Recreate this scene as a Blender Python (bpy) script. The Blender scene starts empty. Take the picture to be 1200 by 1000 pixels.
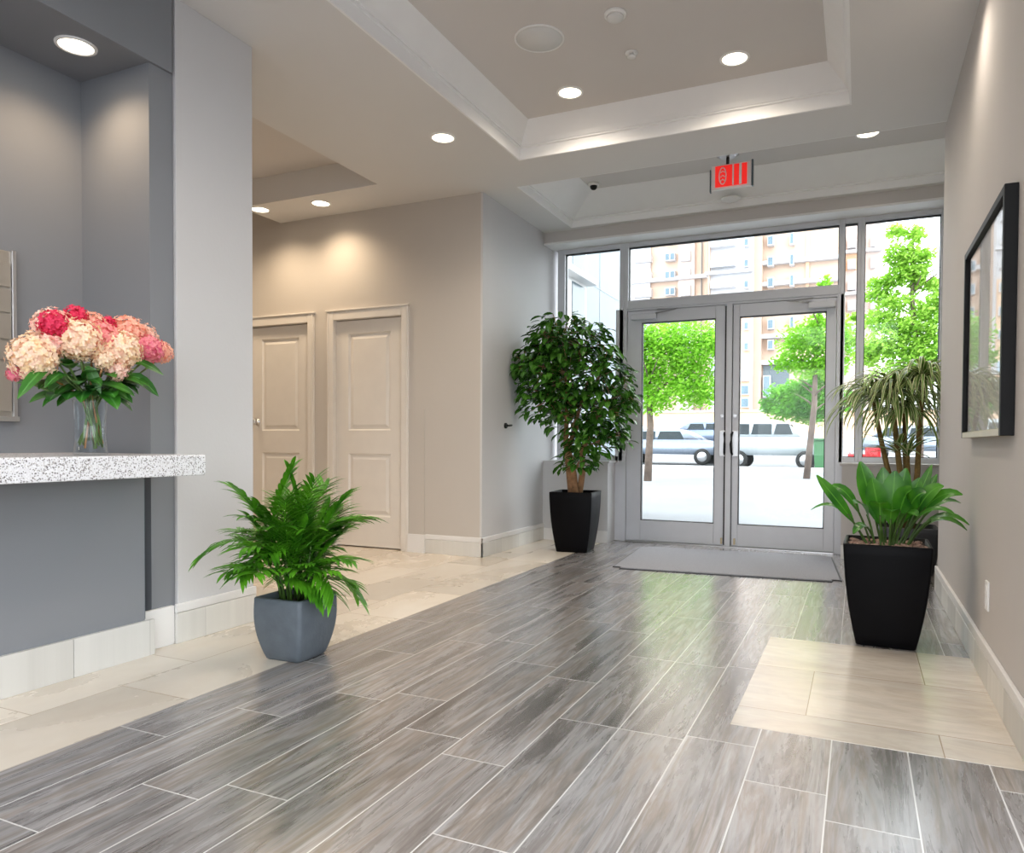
import bpy, bmesh, math, random
from mathutils import Vector, Matrix
R = random.Random(7)
C = bpy.context.scene.collection
PI = math.pi

# ------------------------------------------------------------------ camera
FPX, YAW, PIT, ROL, PX, PY = 852.1246, .4209, -.0217, .0056, 624.97, 537.727
s_, c_ = math.sin(YAW), math.cos(YAW)
vx = Vector((c_, s_, 0)); vf = Vector((-s_, c_, 0)); vz = Vector((0, 0, 1))
f2 = vf*math.cos(PIT) + vz*math.sin(PIT); z2 = vz*math.cos(PIT) - vf*math.sin(PIT)
rr = vx*math.cos(ROL) + z2*math.sin(ROL); uu = z2*math.cos(ROL) - vx*math.sin(ROL)
cd = bpy.data.cameras.new('camera'); cam = bpy.data.objects.new('camera', cd); C.objects.link(cam)
cam.matrix_world = Matrix(((rr.x, uu.x, -f2.x, 0), (rr.y, uu.y, -f2.y, 0), (rr.z, uu.z, -f2.z, 1.0), (0, 0, 0, 1)))
cd.sensor_fit = 'HORIZONTAL'; cd.sensor_width = 36; cd.lens = FPX/1200*36
cd.shift_x = (600-PX)/1200; cd.shift_y = (PY-500)/1200; cd.clip_end = 500
bpy.context.scene.camera = cam

def ray(u, v): return f2 + rr*((u-PX)/FPX) + uu*((PY-v)/FPX)
def atY(u, v, Y): d = ray(u, v); t = Y/d.y; return Vector((d.x*t, Y, 1+d.z*t))
def atX(u, v, X): d = ray(u, v); t = X/d.x; return Vector((X, d.y*t, 1+d.z*t))
def atZ(u, v, Z): d = ray(u, v); t = (Z-1)/d.z; return Vector((d.x*t, d.y*t, Z))

# ------------------------------------------------------------------ materials
class N:
    def __init__(s, name):
        s.m = bpy.data.materials.new(name); s.m.use_nodes = True
        s.t = s.m.node_tree; s.t.nodes.clear()
        s.out = s.t.nodes.new('ShaderNodeOutputMaterial')
    def n(s, kind, **kw):
        nd = s.t.nodes.new('ShaderNode'+kind)
        for k, v in kw.items(): setattr(nd, k, v)
        return nd
    def l(s, a, b): s.t.links.new(a, b)
    def put(s, sock, v):
        if hasattr(v, 'is_output') or isinstance(v, bpy.types.NodeSocket): s.l(v, sock)
        else: sock.default_value = v
    def math(s, op, a, b=None, c=None):
        nd = s.n('Math', operation=op); s.put(nd.inputs[0], a)
        if b is not None: s.put(nd.inputs[1], b)
        if c is not None: s.put(nd.inputs[2], c)
        return nd.outputs[0]
    def mix(s, fac, a, b):
        nd = s.n('Mix', data_type='RGBA'); s.put(nd.inputs[0], fac); s.put(nd.inputs[6], c4(a)); s.put(nd.inputs[7], c4(b))
        return nd.outputs[2]
    def noise(s, vec, scale, detail=3, rough=.5, dist=0):
        nd = s.n('TexNoise'); nd.inputs['Scale'].default_value = scale; nd.inputs['Detail'].default_value = detail
        nd.inputs['Roughness'].default_value = rough; nd.inputs['Distortion'].default_value = dist
        if vec is not None: s.l(vec, nd.inputs['Vector'])
        return nd.outputs[0]
    def ramp(s, fac, stops):
        nd = s.n('ValToRGB'); el = nd.color_ramp.elements
        while len(el) < len(stops): el.new(.5)
        for e, (p, c) in zip(el, stops): e.position = p; e.color = c4(c)
        s.l(fac, nd.inputs[0]); return nd.outputs[0]
    def pos(s): return s.n('NewGeometry').outputs['Position']
    def obj(s): return s.n('TexCoord').outputs['Object']
    def bsdf(s, color, rough=.5, metal=0, spec=.5, bump=None, bstr=.2, bdist=.01, trans=0, emis=None, estr=0, coat=0, sss=0):
        b = s.n('BsdfPrincipled')
        s.put(b.inputs['Base Color'], c4(color)); s.put(b.inputs['Roughness'], rough)
        b.inputs['Metallic'].default_value = metal; b.inputs['Specular IOR Level'].default_value = spec
        b.inputs['Transmission Weight'].default_value = trans; b.inputs['Coat Weight'].default_value = coat
        if emis: b.inputs['Emission Color'].default_value = c4(emis); b.inputs['Emission Strength'].default_value = estr
        if bump is not None:
            bp = s.n('Bump'); bp.inputs['Strength'].default_value = bstr; bp.inputs['Distance'].default_value = bdist
            s.l(bump, bp.inputs['Height']); s.l(bp.outputs[0], b.inputs['Normal'])
        s.l(b.outputs[0], s.out.inputs[0]); return b
def c4(c):
    if isinstance(c, (tuple, list)) and len(c) == 3: return (*c, 1)
    return c
def srgb(r, g, b):
    f = lambda x: (x/255/12.92) if x/255 <= .04045 else ((x/255+.055)/1.055)**2.4
    return (f(r), f(g), f(b))
M = {}
def plain(name, col, rough=.5, metal=0, spec=.5, var=.06, scale=8, bumps=0.0, coat=0, bscale=60):
    k = N(name); p = k.obj(); nz = k.noise(p, scale, 4)
    a = tuple(x*(1-var) for x in col); b = tuple(min(1, x*(1+var)) for x in col)
    bn = k.noise(p, bscale, 3) if bumps else None
    k.bsdf(k.ramp(nz, [(.3, a), (.7, b)]), rough, metal, spec, bump=bn, bstr=bumps, coat=coat)
    M[name] = k.m; return k.m
plain('wall_paint', (.60, .595, .60), .75, var=.02, scale=1.5, bumps=.05)
plain('wall_warm_paint', (.57, .54, .52), .75, var=.02, scale=1.5, bumps=.05)
plain('wall_paint_hall_lit', (.54, .50, .455), .75, var=.02, scale=1.5, bumps=.05)  # same wall paint, the hall's warm light mixed into its colour
plain('niche_paint', (.215, .225, .245), .6, var=.02, scale=1.5)
plain('ceiling_paint', (.72, .71, .70), .85, var=.01, scale=2)
plain('tray_paint', (.66, .63, .61), .85, var=.01, scale=2)
plain('crown_paint', (.88, .88, .88), .7, var=.01)
plain('door_paint', (.74, .70, .65), .4, var=.02)
plain('trim_paint', (.78, .77, .76), .45, var=.02)
plain('aluminium', srgb(206, 208, 214), .38, metal=.1, var=.02)
plain('dark_gasket', (.02, .02, .022), .6)
plain('black_plastic', (.006, .006, .007), .5, spec=.25)
plain('steel', (.62, .62, .63), .28, metal=.9, var=.03)
plain('brass', (.55, .45, .3), .3, metal=.9)
plain('plaster_white', (.85, .85, .84), .5, var=.01)
plain('grille_white', (.72, .72, .71), .6, var=.01)
plain('mailbox_metal', srgb(172, 165, 155), .4, metal=.5, var=.03)
plain('grey_pot', srgb(88, 96, 104), .55, var=.1, scale=14, bumps=.15)
plain('black_pot', (.003, .003, .004), .45, var=.1, spec=.08)
plain('charcoal_pot', (.02, .021, .024), .4, var=.1)
plain('soil', (.035, .02, .012), .95, var=.5, scale=60, bumps=1.0)
plain('bark_light', srgb(150, 112, 78), .8, var=.3, scale=25, bumps=.6)
plain('cane_bark', srgb(120, 98, 52), .8, var=.3, scale=30, bumps=.6)
plain('palm_stem', srgb(62, 92, 30), .6, var=.2)
plain('tree_bark', srgb(110, 95, 85), .9, var=.3, scale=6)
plain('flower_stem', srgb(95, 125, 60), .5, var=.2, scale=20)
plain('stem_base', srgb(170, 120, 70), .5, var=.2, scale=20)
k_ = plain('red_plastic', (.72, .02, .015), .35, var=.02)
k_.node_tree.nodes['Principled BSDF'].inputs['Emission Color'].default_value = (1, .02, .015, 1); k_.node_tree.nodes['Principled BSDF'].inputs['Emission Strength'].default_value = .35
plain('pavement', (.215, .22, .23), .85, var=.10, scale=.35)
plain('kerb', (.55, .55, .54), .9)
plain('lawn', (.16, .30, .06), .9, var=.3)
plain('stucco_beige', srgb(204, 180, 162), .9, var=.03, scale=.2)
plain('stucco_peach', srgb(222, 188, 158), .9, var=.03, scale=.2)
plain('stucco_pale', srgb(212, 198, 192), .9, var=.03, scale=.2)
plain('stucco_white', srgb(205, 205, 208), .9, var=.02, scale=.2)
plain('far_glass', srgb(104, 128, 142), .2, var=.25, scale=.6)
plain('far_glass_pale', srgb(175, 200, 218), .2, var=.2, scale=.6)
plain('panel_cladding', srgb(140, 150, 158), .5, var=.02)
plain('dark_tint', srgb(85, 100, 108), .15, var=.1)
plain('car_silver', srgb(140, 152, 168), .25, metal=.3, coat=.5)
plain('car_white', srgb(184, 192, 198), .3, coat=.5)
plain('car_red', srgb(190, 40, 45), .3, coat=.5)
plain('car_blue', srgb(120, 135, 160), .25, metal=.3, coat=.5)
plain('car_glass', (.05, .07, .08), .08)
plain('tyre', (.02, .02, .02), .8)
plain('tail_lamp', (.6, .03, .03), .3)
plain('green_bin', srgb(60, 110, 70), .5)
plain('pebbles', (.35, .22, .17), .9, var=.6, scale=70, bumps=1)

def emis(name, col, st):
    k = N(name); e = k.n('Emission'); e.inputs[0].default_value = c4(col); e.inputs[1].default_value = st
    k.l(e.outputs[0], k.out.inputs[0]); M[name] = k.m
emis('lamp_glow', (1, .86, .66), 5)
emis('led_glow', (1, .82, .62), 1.5)

def glass(name, tint, rough=0.0, k0=.03, amp=.9):
    k = N(name); lw = k.n('LayerWeight'); lw.inputs[0].default_value = .5
    fr = k.math('MULTIPLY_ADD', k.math('POWER', lw.outputs['Facing'], 4.0), amp, k0)
    t = k.n('BsdfTransparent'); t.inputs[0].default_value = c4(tint)
    g = k.n('BsdfGlossy'); g.inputs['Roughness'].default_value = rough
    mx = k.n('MixShader'); k.l(fr, mx.inputs[0]); k.l(t.outputs[0], mx.inputs[1]); k.l(g.outputs[0], mx.inputs[2])
    k.l(mx.outputs[0], k.out.inputs[0]); M[name] = k.m
glass('window_glass', (.97, .985, .98), 0, .012)
glass('vase_glass', (.93, .95, .96), .02)

def leafmat(name, dark, light, rib=None, edge=None, rough=.35, trans=.25, ribw=.06, edgew=.3):
    """green leaf: UV.x runs across the blade, UV.y along it"""
    k = N(name); uv = k.n('TexCoord').outputs['UV']; sp = k.n('SeparateXYZ'); k.l(uv, sp.inputs[0])
    d = k.math('ABSOLUTE', k.math('SUBTRACT', sp.outputs[0], .5))
    nz = k.noise(k.pos(), 9 if trans < .5 else .8, 2)
    col = k.ramp(nz, [(.32, dark), (.68, light)])
    if rib: col = k.mix(k.math('LESS_THAN', d, ribw), col, rib)
    if edge: col = k.mix(k.math('GREATER_THAN', d, edgew), col, edge)
    b = k.bsdf(col, rough)
    tr = k.n('BsdfTranslucent'); k.l(col, tr.inputs[0])
    mx = k.n('MixShader'); mx.inputs[0].default_value = trans
    k.l(b.outputs[0], mx.inputs[1]); k.l(tr.outputs[0], mx.inputs[2]); k.l(mx.outputs[0], k.out.inputs[0])
    M[name] = k.m
leafmat('palm_leaf', (.028, .15, .008), (.14, .44, .02), None, trans=.15)
leafmat('ficus_leaf', (.018, .08, .010), (.08, .24, .025), (.10, .26, .05), rough=.25, trans=.12)
leafmat('spath_leaf', (.02, .14, .012), (.09, .33, .02), (.12, .38, .04), rough=.3, trans=.2, ribw=.04)
leafmat('dracaena_leaf', (.07, .17, .025), (.16, .30, .05), None, (.74, .76, .42), rough=.4, ribw=.05, edgew=.30)
leafmat('bouquet_leaf', (.012, .085, .012), (.05, .22, .02), (.09, .28, .06), rough=.3, trans=.12)
leafmat('tree_leaf', (.17, .42, .02), (.38, .72, .07), trans=.5, rough=.6)
leafmat('tree_leaf_yellow', (.27, .52, .05), (.52, .78, .14), trans=.5, rough=.6)
leafmat('hedge_leaf', (.06, .26, .02), (.20, .52, .04), trans=.5, rough=.6)

def petal(name, a, b, c):
    k = N(name); nz = k.noise(k.pos(), 38, 2)
    col = k.ramp(nz, [(.32, a), (.5, b), (.68, c)])
    bb = k.bsdf(col, .6); tr = k.n('BsdfTranslucent'); k.l(col, tr.inputs[0])
    mx = k.n('MixShader'); mx.inputs[0].default_value = .25
    k.l(bb.outputs[0], mx.inputs[1]); k.l(tr.outputs[0], mx.inputs[2]); k.l(mx.outputs[0], k.out.inputs[0]); M[name] = k.m
petal('petal_cream', srgb(252, 226, 180), srgb(255, 234, 208), srgb(250, 212, 190))
petal('petal_blush', srgb(250, 206, 188), srgb(255, 226, 208), srgb(246, 176, 168))
petal('petal_pink', srgb(246, 140, 150), srgb(250, 178, 168), srgb(236, 110, 135))
petal('petal_peach', srgb(250, 180, 155), srgb(252, 205, 180), srgb(240, 150, 140))
petal('petal_hot', srgb(222, 30, 84), srgb(238, 60, 104), srgb(200, 20, 70))
petal('petal_rose', srgb(236, 110, 150), srgb(246, 160, 165), srgb(224, 90, 130))

def tiles(name, run, w, L, o_row, o_run, half, cols, streak, grout, gw, rough, tone=1.0, gl=.2):
    """running-bond tiles in world metres. run='Y': planks lie along Y, rows step in X."""
    k = N(name); sp = k.n('SeparateXYZ'); k.l(k.pos(), sp.inputs[0])
    a, b = (sp.outputs[0], sp.outputs[1]) if run == 'Y' else (sp.outputs[1], sp.outputs[0])
    u = k.math('DIVIDE', k.math('SUBTRACT', a, o_row), w); row = k.math('FLOOR', u); fu = k.math('SUBTRACT', u, row)
    if half is None:
        wn = k.n('TexWhiteNoise', noise_dimensions='1D'); k.l(k.math('ADD', row, 3.37), wn.inputs['W']); off = wn.outputs[0]
    else: off = k.math('MULTIPLY', row, half)
    v = k.math('ADD', k.math('DIVIDE', k.math('SUBTRACT', b, o_run), L), off)
    col = k.math('FLOOR', v); fv = k.math('SUBTRACT', v, col)
    du = k.math('MULTIPLY', k.math('MINIMUM', fu, k.math('SUBTRACT', 1, fu)), w)
    dv = k.math('MULTIPLY', k.math('MINIMUM', fv, k.math('SUBTRACT', 1, fv)), L)
    gm = k.math('LESS_THAN', k.math('MINIMUM', du, dv), gw)
    cv = k.n('CombineXYZ'); k.l(row, cv.inputs[0]); k.l(col, cv.inputs[1])
    w2 = k.n('TexWhiteNoise', noise_dimensions='3D'); k.l(cv.outputs[0], w2.inputs['Vector'])
    sc = k.n('VectorMath', operation='SCALE'); k.l(w2.outputs['Color'], sc.inputs[0]); sc.inputs['Scale'].default_value = 30
    st = k.n('CombineXYZ'); k.l(k.math('MULTIPLY', a, streak[0]), st.inputs[0]); k.l(k.math('MULTIPLY', b, streak[1]), st.inputs[1])
    ad = k.n('VectorMath', operation='ADD'); k.l(st.outputs[0], ad.inputs[0]); k.l(sc.outputs[0], ad.inputs[1])
    n1 = k.noise(ad.outputs[0], 1.0, 6, .62, .7); n2 = k.noise(ad.outputs[0], 3.2, 5, .6, 1.2)
    base = k.ramp(n1, cols)
    fine = k.ramp(n2, [(.35, (.62, .62, .62)), (.6, (1.1, 1.1, 1.1))])
    mu = k.n('Mix', data_type='RGBA', blend_type='MULTIPLY'); mu.inputs[0].default_value = tone; k.l(base, mu.inputs[6]); k.l(fine, mu.inputs[7])
    br = k.math('MULTIPLY_ADD', w2.outputs[0], .34, .83)
    hs = k.n('HueSaturation'); k.l(mu.outputs[2], hs.inputs['Color']); k.l(br, hs.inputs['Value'])
    fin = k.mix(gm, hs.outputs[0], grout)
    rg = k.math('MULTIPLY_ADD', n1, .16, rough)
    hgt = k.math('SUBTRACT', k.math('MULTIPLY', n2, .3), gm)
    pb_ = k.bsdf(fin, rg, spec=.5, bump=hgt, bstr=.10, bdist=.003)
    pb_.inputs['Coat Weight'].default_value = gl; pb_.inputs['Coat Roughness'].default_value = .24; pb_.inputs['Coat IOR'].default_value = 1.9; M[name] = k.m
GC = [(.30, srgb(86, 81, 80)), (.42, srgb(122, 117, 116)), (.50, srgb(147, 145, 146)), (.58, srgb(132, 122, 115)), (.72, srgb(184, 185, 189))]
tiles('plank_tile', 'Y', .228, .86, -2.35, 1.763, None, GC, (11, 1.0), (.66, .655, .65), .0022, .2, gl=1.0)
BC = [(.3, srgb(212, 200, 184)), (.5, srgb(222, 212, 198)), (.7, srgb(230, 222, 210))]
tiles('beige_tile', 'Y', .38, .71, -2.35, 1.65, .5, BC, (1.6, 1.0), srgb(170, 150, 124), .0024, .2, .06)
tiles('beige_tile_cross', 'X', .57, .86, 2.84, -.165, .5, BC, (4, 1.2), srgb(160, 142, 120), .0018, .14, .3, gl=.9)
tiles('base_tile', 'Y', 4, .36, -20, 1.986, 0, [(.3, srgb(214, 212, 206)), (.7, srgb(232, 231, 227))], (2, 2), srgb(176, 174, 170), .0012, .35, .15)

# speckled granite
k = N('granite'); p = k.pos()
vo = k.n('TexVoronoi', feature='F1'); vo.inputs['Scale'].default_value = 250; k.l(p, vo.inputs['Vector'])
sp = k.n('SeparateColor'); k.l(vo.outputs['Color'], sp.inputs[0])
col = k.ramp(sp.outputs[0], [(0, srgb(110, 106, 106)), (.07, srgb(165, 162, 162)), (.17, srgb(226, 225, 228)), (.6, srgb(236, 236, 238)), (.93, srgb(200, 196, 192))])
col.node.color_ramp.interpolation = 'CONSTANT'
k.bsdf(col, .25); M['granite'] = k.m
# entrance mat
k = N('mat_fibre'); p = k.obj(); wv = k.n('TexWave', wave_type='BANDS', bands_direction='X'); wv.inputs['Scale'].default_value = 55; k.l(p, wv.inputs['Vector'])
nz = k.noise(p, 180, 3)
k.bsdf(k.ramp(nz, [(.3, srgb(132, 132, 137)), (.7, srgb(172, 172, 178))]), .95, bump=wv.outputs[1], bstr=.5, bdist=.004); M['mat_fibre'] = k.m
# print under glass
k = N('art_print'); p = k.obj()
nz = k.noise(p, 2.2, 4, .5, .6)
k.bsdf(k.ramp(nz, [(.3, srgb(226, 222, 218)), (.5, srgb(246, 244, 242)), (.7, srgb(236, 232, 228))]), .5); M['art_print'] = k.m

# ------------------------------------------------------------------ mesh helpers
def box(bm, x0, x1, y0, y1, z0, z1, bev=0, seg=2, mi=0):
    r = bmesh.ops.create_cube(bm, size=1); vs = r['verts']
    for v in vs: v.co = Vector(((x0+x1)/2+v.co.x*(x1-x0), (y0+y1)/2+v.co.y*(y1-y0), (z0+z1)/2+v.co.z*(z1-z0)))
    fs = list({f for v in vs for f in v.link_faces})
    for f in fs: f.material_index = mi
    if bev:
        es = list({e for v in vs for e in v.link_edges})
        rb = bmesh.ops.bevel(bm, geom=es, offset=bev, segments=seg, affect='EDGES', profile=.6)
        for f in rb['faces']: f.material_index = mi
    return vs
def lathe(bm, prof, c=(0, 0, 0), seg=32, axis='Z', mi=0, cap=True):
    """prof: list of (r, h)"""
    rings = []
    for r, hh in prof:
        ring = []
        for i in range(seg):
            a = 2*PI*i/seg; x, y = r*math.cos(a), r*math.sin(a)
            p = (x, y, hh) if axis == 'Z' else ((hh, x, y) if axis == 'X' else (x, hh, y))
            ring.append(bm.verts.new(Vector(c)+Vector(p)))
        rings.append(ring)
    for A, B in zip(rings, rings[1:]):
        for i in range(seg):
            j = (i+1) % seg
            f = bm.faces.new((A[i], A[j], B[j], B[i])); f.material_index = mi; f.smooth = True
    if cap:
        for q in (rings[0], rings[-1]):
            try: f = bm.faces.new(q); f.material_index = mi
            except ValueError: pass
def tube(bm, pts, rad, seg=8, mi=0):
    pts = [Vector(p) for p in pts]; rs = rad if isinstance(rad, (list, tuple)) else [rad]*len(pts)
    rings = []; up = Vector((.13, .21, .97))
    for i, p in enumerate(pts):
        t = (pts[min(i+1, len(pts)-1)]-pts[max(i-1, 0)]).normalized()
        a = t.cross(up)
        if a.length < 1e-3: a = t.cross(Vector((1, 0, 0)))
        a.normalize(); b = t.cross(a).normalized()
        rings.append([bm.verts.new(p+(a*math.cos(2*PI*q/seg)+b*math.sin(2*PI*q/seg))*rs[i]) for q in range(seg)])
    for A, B in zip(rings, rings[1:]):
        for i in range(seg):
            j = (i+1) % seg; f = bm.faces.new((A[i], A[j], B[j], B[i])); f.smooth = True; f.material_index = mi
    for q in (rings[0], rings[-1]):
        f = bm.faces.new(q); f.material_index = mi
def blade(bm, pts, w, normal, fold=.25, shape=None, mi=0):
    """leaf blade: 3 verts across along pts. w max half-width; UV.x across, UV.y along"""
    uvl = bm.loops.layers.uv.verify(); n = len(pts); rows = []
    shape = shape or (lambda t: math.sin(PI*min(1, t*.93+.07))**.8)
    for i, p in enumerate(pts):
        t = i/(n-1); d = (pts[min(i+1, n-1)]-pts[max(i-1, 0)]).normalized()
        sd = d.cross(normal)
        if sd.length < 1e-4: sd = d.cross(Vector((1, .1, 0)))
        sd.normalize(); nn = sd.cross(d).normalized(); ww = w*max(shape(t), .02)
        rows.append((bm.verts.new(p-sd*ww+nn*ww*fold), bm.verts.new(p), bm.verts.new(p+sd*ww+nn*ww*fold)))
    for i in range(n-1):
        for q in (0, 1):
            f = bm.faces.new((rows[i][q], rows[i][q+1], rows[i+1][q+1], rows[i+1][q])); f.smooth = True; f.material_index = mi
            for lp, (uu_, vv_) in zip(f.loops, ((q/2, i), ((q+1)/2, i), ((q+1)/2, i+1), (q/2, i+1))): lp[uvl].uv = (uu_, vv_/(n-1))
def arch(base, az, elev, L, droop, n=6):
    """curve that leaves base at elevation elev towards azimuth az and bends down by droop (radians)"""
    p = Vector(base); pts = [p.copy()]
    for i in range(n):
        e = elev - droop*(i+.5)/n
        p = p + Vector((math.cos(az)*math.cos(e), math.sin(az)*math.cos(e), math.sin(e)))*(L/n); pts.append(p.copy())
    return pts

def wloc(o):
    v = Vector((0, 0, 0))
    while o: v += o.location; o = o.parent
    return v
def obj(name, bm, mats, parent=None, smooth=False, sharp=None):
    """link bm (built in world coordinates) as one mesh; under a parent it is moved to the parent's frame"""
    if parent is not None:
        d = -wloc(parent); bmesh.ops.translate(bm, verts=bm.verts, vec=d)
    bmesh.ops.recalc_face_normals(bm, faces=bm.faces) if not name.endswith(('foliage', 'frond', 'leaf', 'crown')) else None
    me = bpy.data.meshes.new(name); bm.to_mesh(me); bm.free()
    for m in (mats if isinstance(mats, (list, tuple)) else [mats]): me.materials.append(M[m])
    if smooth:
        for p in me.polygons: p.use_smooth = True
    o = bpy.data.objects.new(name, me); C.objects.link(o); o.parent = parent
    return o
def struct(name, bm, mats, parent=None):
    o = obj(name, bm, mats, parent)
    if parent is None: o['kind'] = 'structure'
    return o
def thing(name, label, cat, loc=(0, 0, 0), group=None):
    o = bpy.data.objects.new(name, None); C.objects.link(o); o.location = loc; o.empty_display_size = .1
    o['label'] = label; o['category'] = cat
    if group: o['group'] = group
    return o
def tag(o, label, cat, group=None):
    o['label'] = label; o['category'] = cat
    if group: o['group'] = group
    return o
def sroot(name, loc=(0, 0, 0)):
    o = bpy.data.objects.new(name, None); C.objects.link(o); o.location = loc; o['kind'] = 'structure'; return o
def B(*boxes):
    bm = bmesh.new()
    for b in boxes:
        box(bm, *b[:6], *(b[6:]))
    return bm
def copy_tree(o, parent=None):
    c = o.copy(); C.objects.link(c); c.parent = parent
    for ch in list(o.children): copy_tree(ch, c)
    return c

# ------------------------------------------------------------------ room shell
ZC, ZT = 3.162, 3.40
XR, XC, XW, YB, YD = .506, -3.07, -2.99, 5.587, 7.21
YS = 6.93
# floor: grey planks, beige border and patch
struct('floor', B((-2.35, XR+3.6, -5, YD+.1, -.1, 0)), 'plank_tile')
bm = bmesh.new()
box(bm, -9, -2.35, -5, 7.0, -.1, 0)
struct('floor_border', bm, 'beige_tile')
struct('floor_patch', B((-.405, XR, 2.64, 3.93, -.05, .0012)), 'beige_tile_cross')

# ceiling slab with three recesses
opens = [(-1.2, 3.6, -4.6, .1), (-2.41, -.073, .9, 5.085), (-2.67, .95, 5.59, 6.87), (-8.0, -3.72, 3.3, 5.07), (-8.0, -5.256, 5.07, YB)]  # first entry: unseen open roof over the rear lobby, added for daylight
xs = sorted({-1.2, 3.6, -9, -8.0, -5.256, -3.72, XW, -2.67, -2.41, -.073, XR, .95, 4.2}); ys = sorted({-5, -4.6, .1, .9, 3.3, 5.07, 5.085, YB, 5.59, 6.87, YS+.0, 7.3})
bm = bmesh.new()
for x0, x1 in zip(xs, xs[1:]):
    runs = []
    for y0, y1 in zip(ys, ys[1:]):
        cx, cy = (x0+x1)/2, (y0+y1)/2
        if any(a < cx < b and c < cy < d for a, b, c, d in opens): continue
        if cy > YS or (cx < XW and cy > YB): continue
        if runs and abs(runs[-1][1]-y0) < 1e-6: runs[-1][1] = y1
        else: runs.append([y0, y1])
    for y0, y1 in runs: box(bm, x0, x1, y0, y1, ZC, ZT+.02)
struct('ceiling', bm, 'ceiling_paint')
struct('ceiling_tray', B((-9, 4.2, .1, 7.3, ZT, ZT+.1), (-9, -1.2, -5, .1, ZT, ZT+.1)), 'tray_paint')

def crown(name, X0, X1, Y0, Y1, prof, mat):
    """mitred moulding round the inside of a rectangular recess; prof: (inset, z)"""
    bm = bmesh.new(); rings = []
    for ins, z in prof:
        rings.append([bm.verts.new((x, y, z)) for x, y in ((X0+ins, Y0+ins), (X1-ins, Y0+ins), (X1-ins, Y1-ins), (X0+ins, Y1-ins))])
    for A, Bq in zip(rings, rings[1:]):
        for i in range(4): bm.faces.new((A[i], A[(i+1) % 4], Bq[(i+1) % 4], Bq[i]))
    back = [bm.verts.new((v.co.x, v.co.y, v.co.z)) for v in rings[-1]]
    bmesh.ops.recalc_face_normals(bm, faces=bm.faces)
    return struct(name, bm, mat)
crown('trim_1', -2.41, -.073, .9, 5.085, [(-.01, ZC+.001), (.0, ZC), (.012, ZC+.002), (.012, 3.245), (.026, 3.25), (.026, 3.262), (.034, 3.262), (.05, 3.29), (.14, ZT), (.14, ZT+.03)], 'crown_paint')
crown('trim_2', -2.67, .95, 5.59, 6.87, [(-.01, ZC+.001), (0, ZC), (.012, ZC+.002), (.014, 3.225), (.03, 3.228), (.03, 3.24), (.05, 3.245), (.33, ZT-.005), (.34, ZT+.02)], 'crown_paint')
#crown('trim_3', -8.0, -3.72, 3.3, 5.07, [(-.01, ZC+.001), (0, ZC), (.01, ZC+.001), (.01, 3.22), (.10, ZT+.01)], 'ceiling_paint')

# walls
struct('wall_right', B((XR, XR+.42, 2.45, 5.70, 0, ZC)), 'wall_warm_paint')
struct('wall_vestibule', B((.95, 1.1, 5.70, 7.3, 0, ZC)), 'wall_warm_paint')
struct('wall_corner', B((XW-.02, XW, YB, YB+.25, 0, ZC), (XW-.3, XW, YB+.25, 7.35, 0, ZC)), 'wall_paint')
# hall wall with two door openings
D1 = (-4.600, -3.815); D2 = (-5.685, -4.900); DH = 2.17
struct('wall_hall', B((D1[1]+.0, XW-.02, YB, YB+.25, 0, ZC), (D1[0], D1[1], YB, YB+.25, DH, ZC), (D2[1], D1[0], YB, YB+.25, 0, ZC),
       (D2[0], D2[1], YB, YB+.25, DH, ZC), (-9, D2[0], YB, YB+.25, 0, ZC), (-9, -5.256, YB, YB+.25, ZC, ZT)), 'wall_paint_hall_lit')
struct('wall_hall_end', B((-9.2, -9, 3.0, YB+.2, 0, ZT)), 'wall_paint_hall_lit')
struct('wall_column', B((-3.9, XC, 2.557, 3.05, 0, ZC, .004)), 'wall_paint')
struct('wall_hall_near', B((-9, -3.9, 2.9, 3.05, 0, ZT)), 'wall_paint')
# niche behind the reception counter
struct('wall_niche', B((-3.72, -3.57, -1.5, 2.422, 0, 2.787)), 'niche_paint')
struct('wall_niche_side', B((-3.9, -3.085, 2.422, 2.552, 0, 2.787)), 'niche_paint')
struct('wall_soffit', B((-3.9, XC, -1.5, 2.54, 2.787, ZC, .003)), 'niche_paint')
struct('wall_counter', B((-3.5, -3.02, -1.5, 2.335, 0, .85)), 'niche_paint')
struct('wall_left', B((-3.9, -3.0, -5, -1.5, 0, ZC)), 'wall_paint')
# storefront surround
struct('wall_under_window_left', B((XW, -2.286, YS, 7.17, 0, .80), (XW, -2.27, YS-.006, 7.17, .80, .822, .004)), ['wall_paint'])
struct('wall_under_window_right', B((-.134, .95, 6.90, 7.17, 0, .815), (-.15, .95, 6.894, 7.17, .815, .838, .004)), ['wall_warm_paint'])
struct('wall_above_window', B((XW, .95, YS, 7.40, 3.055, ZT)), 'wall_warm_paint')
struct('trim_4', B((XW-.01, .95, YS-.012, 7.17, 3.036, 3.056, .003)), 'trim_paint')
# room behind the camera: unseen walls, large window openings added to bring daylight in
struct('wall_back', B((-3.0, -2.4, -5.2, -5, 0, ZC), (-2.4, 3.6, -5.2, -5, 0, .3), (-2.4, 3.6, -5.2, -5, 2.9, ZC), (3.6, 4.2, -5.2, -5, 0, ZC)), 'wall_paint')
struct('wall_side', B((4.0, 4.2, -5, -4.3, 0, ZC), (4.0, 4.2, -4.3, 1.9, 0, .3), (4.0, 4.2, -4.3, 1.9, 2.9, ZC), (4.0, 4.2, 1.9, 2.6, 0, ZC), (XR+.4, 4.2, 2.45, 2.6, 0, ZC)), 'wall_paint')

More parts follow.
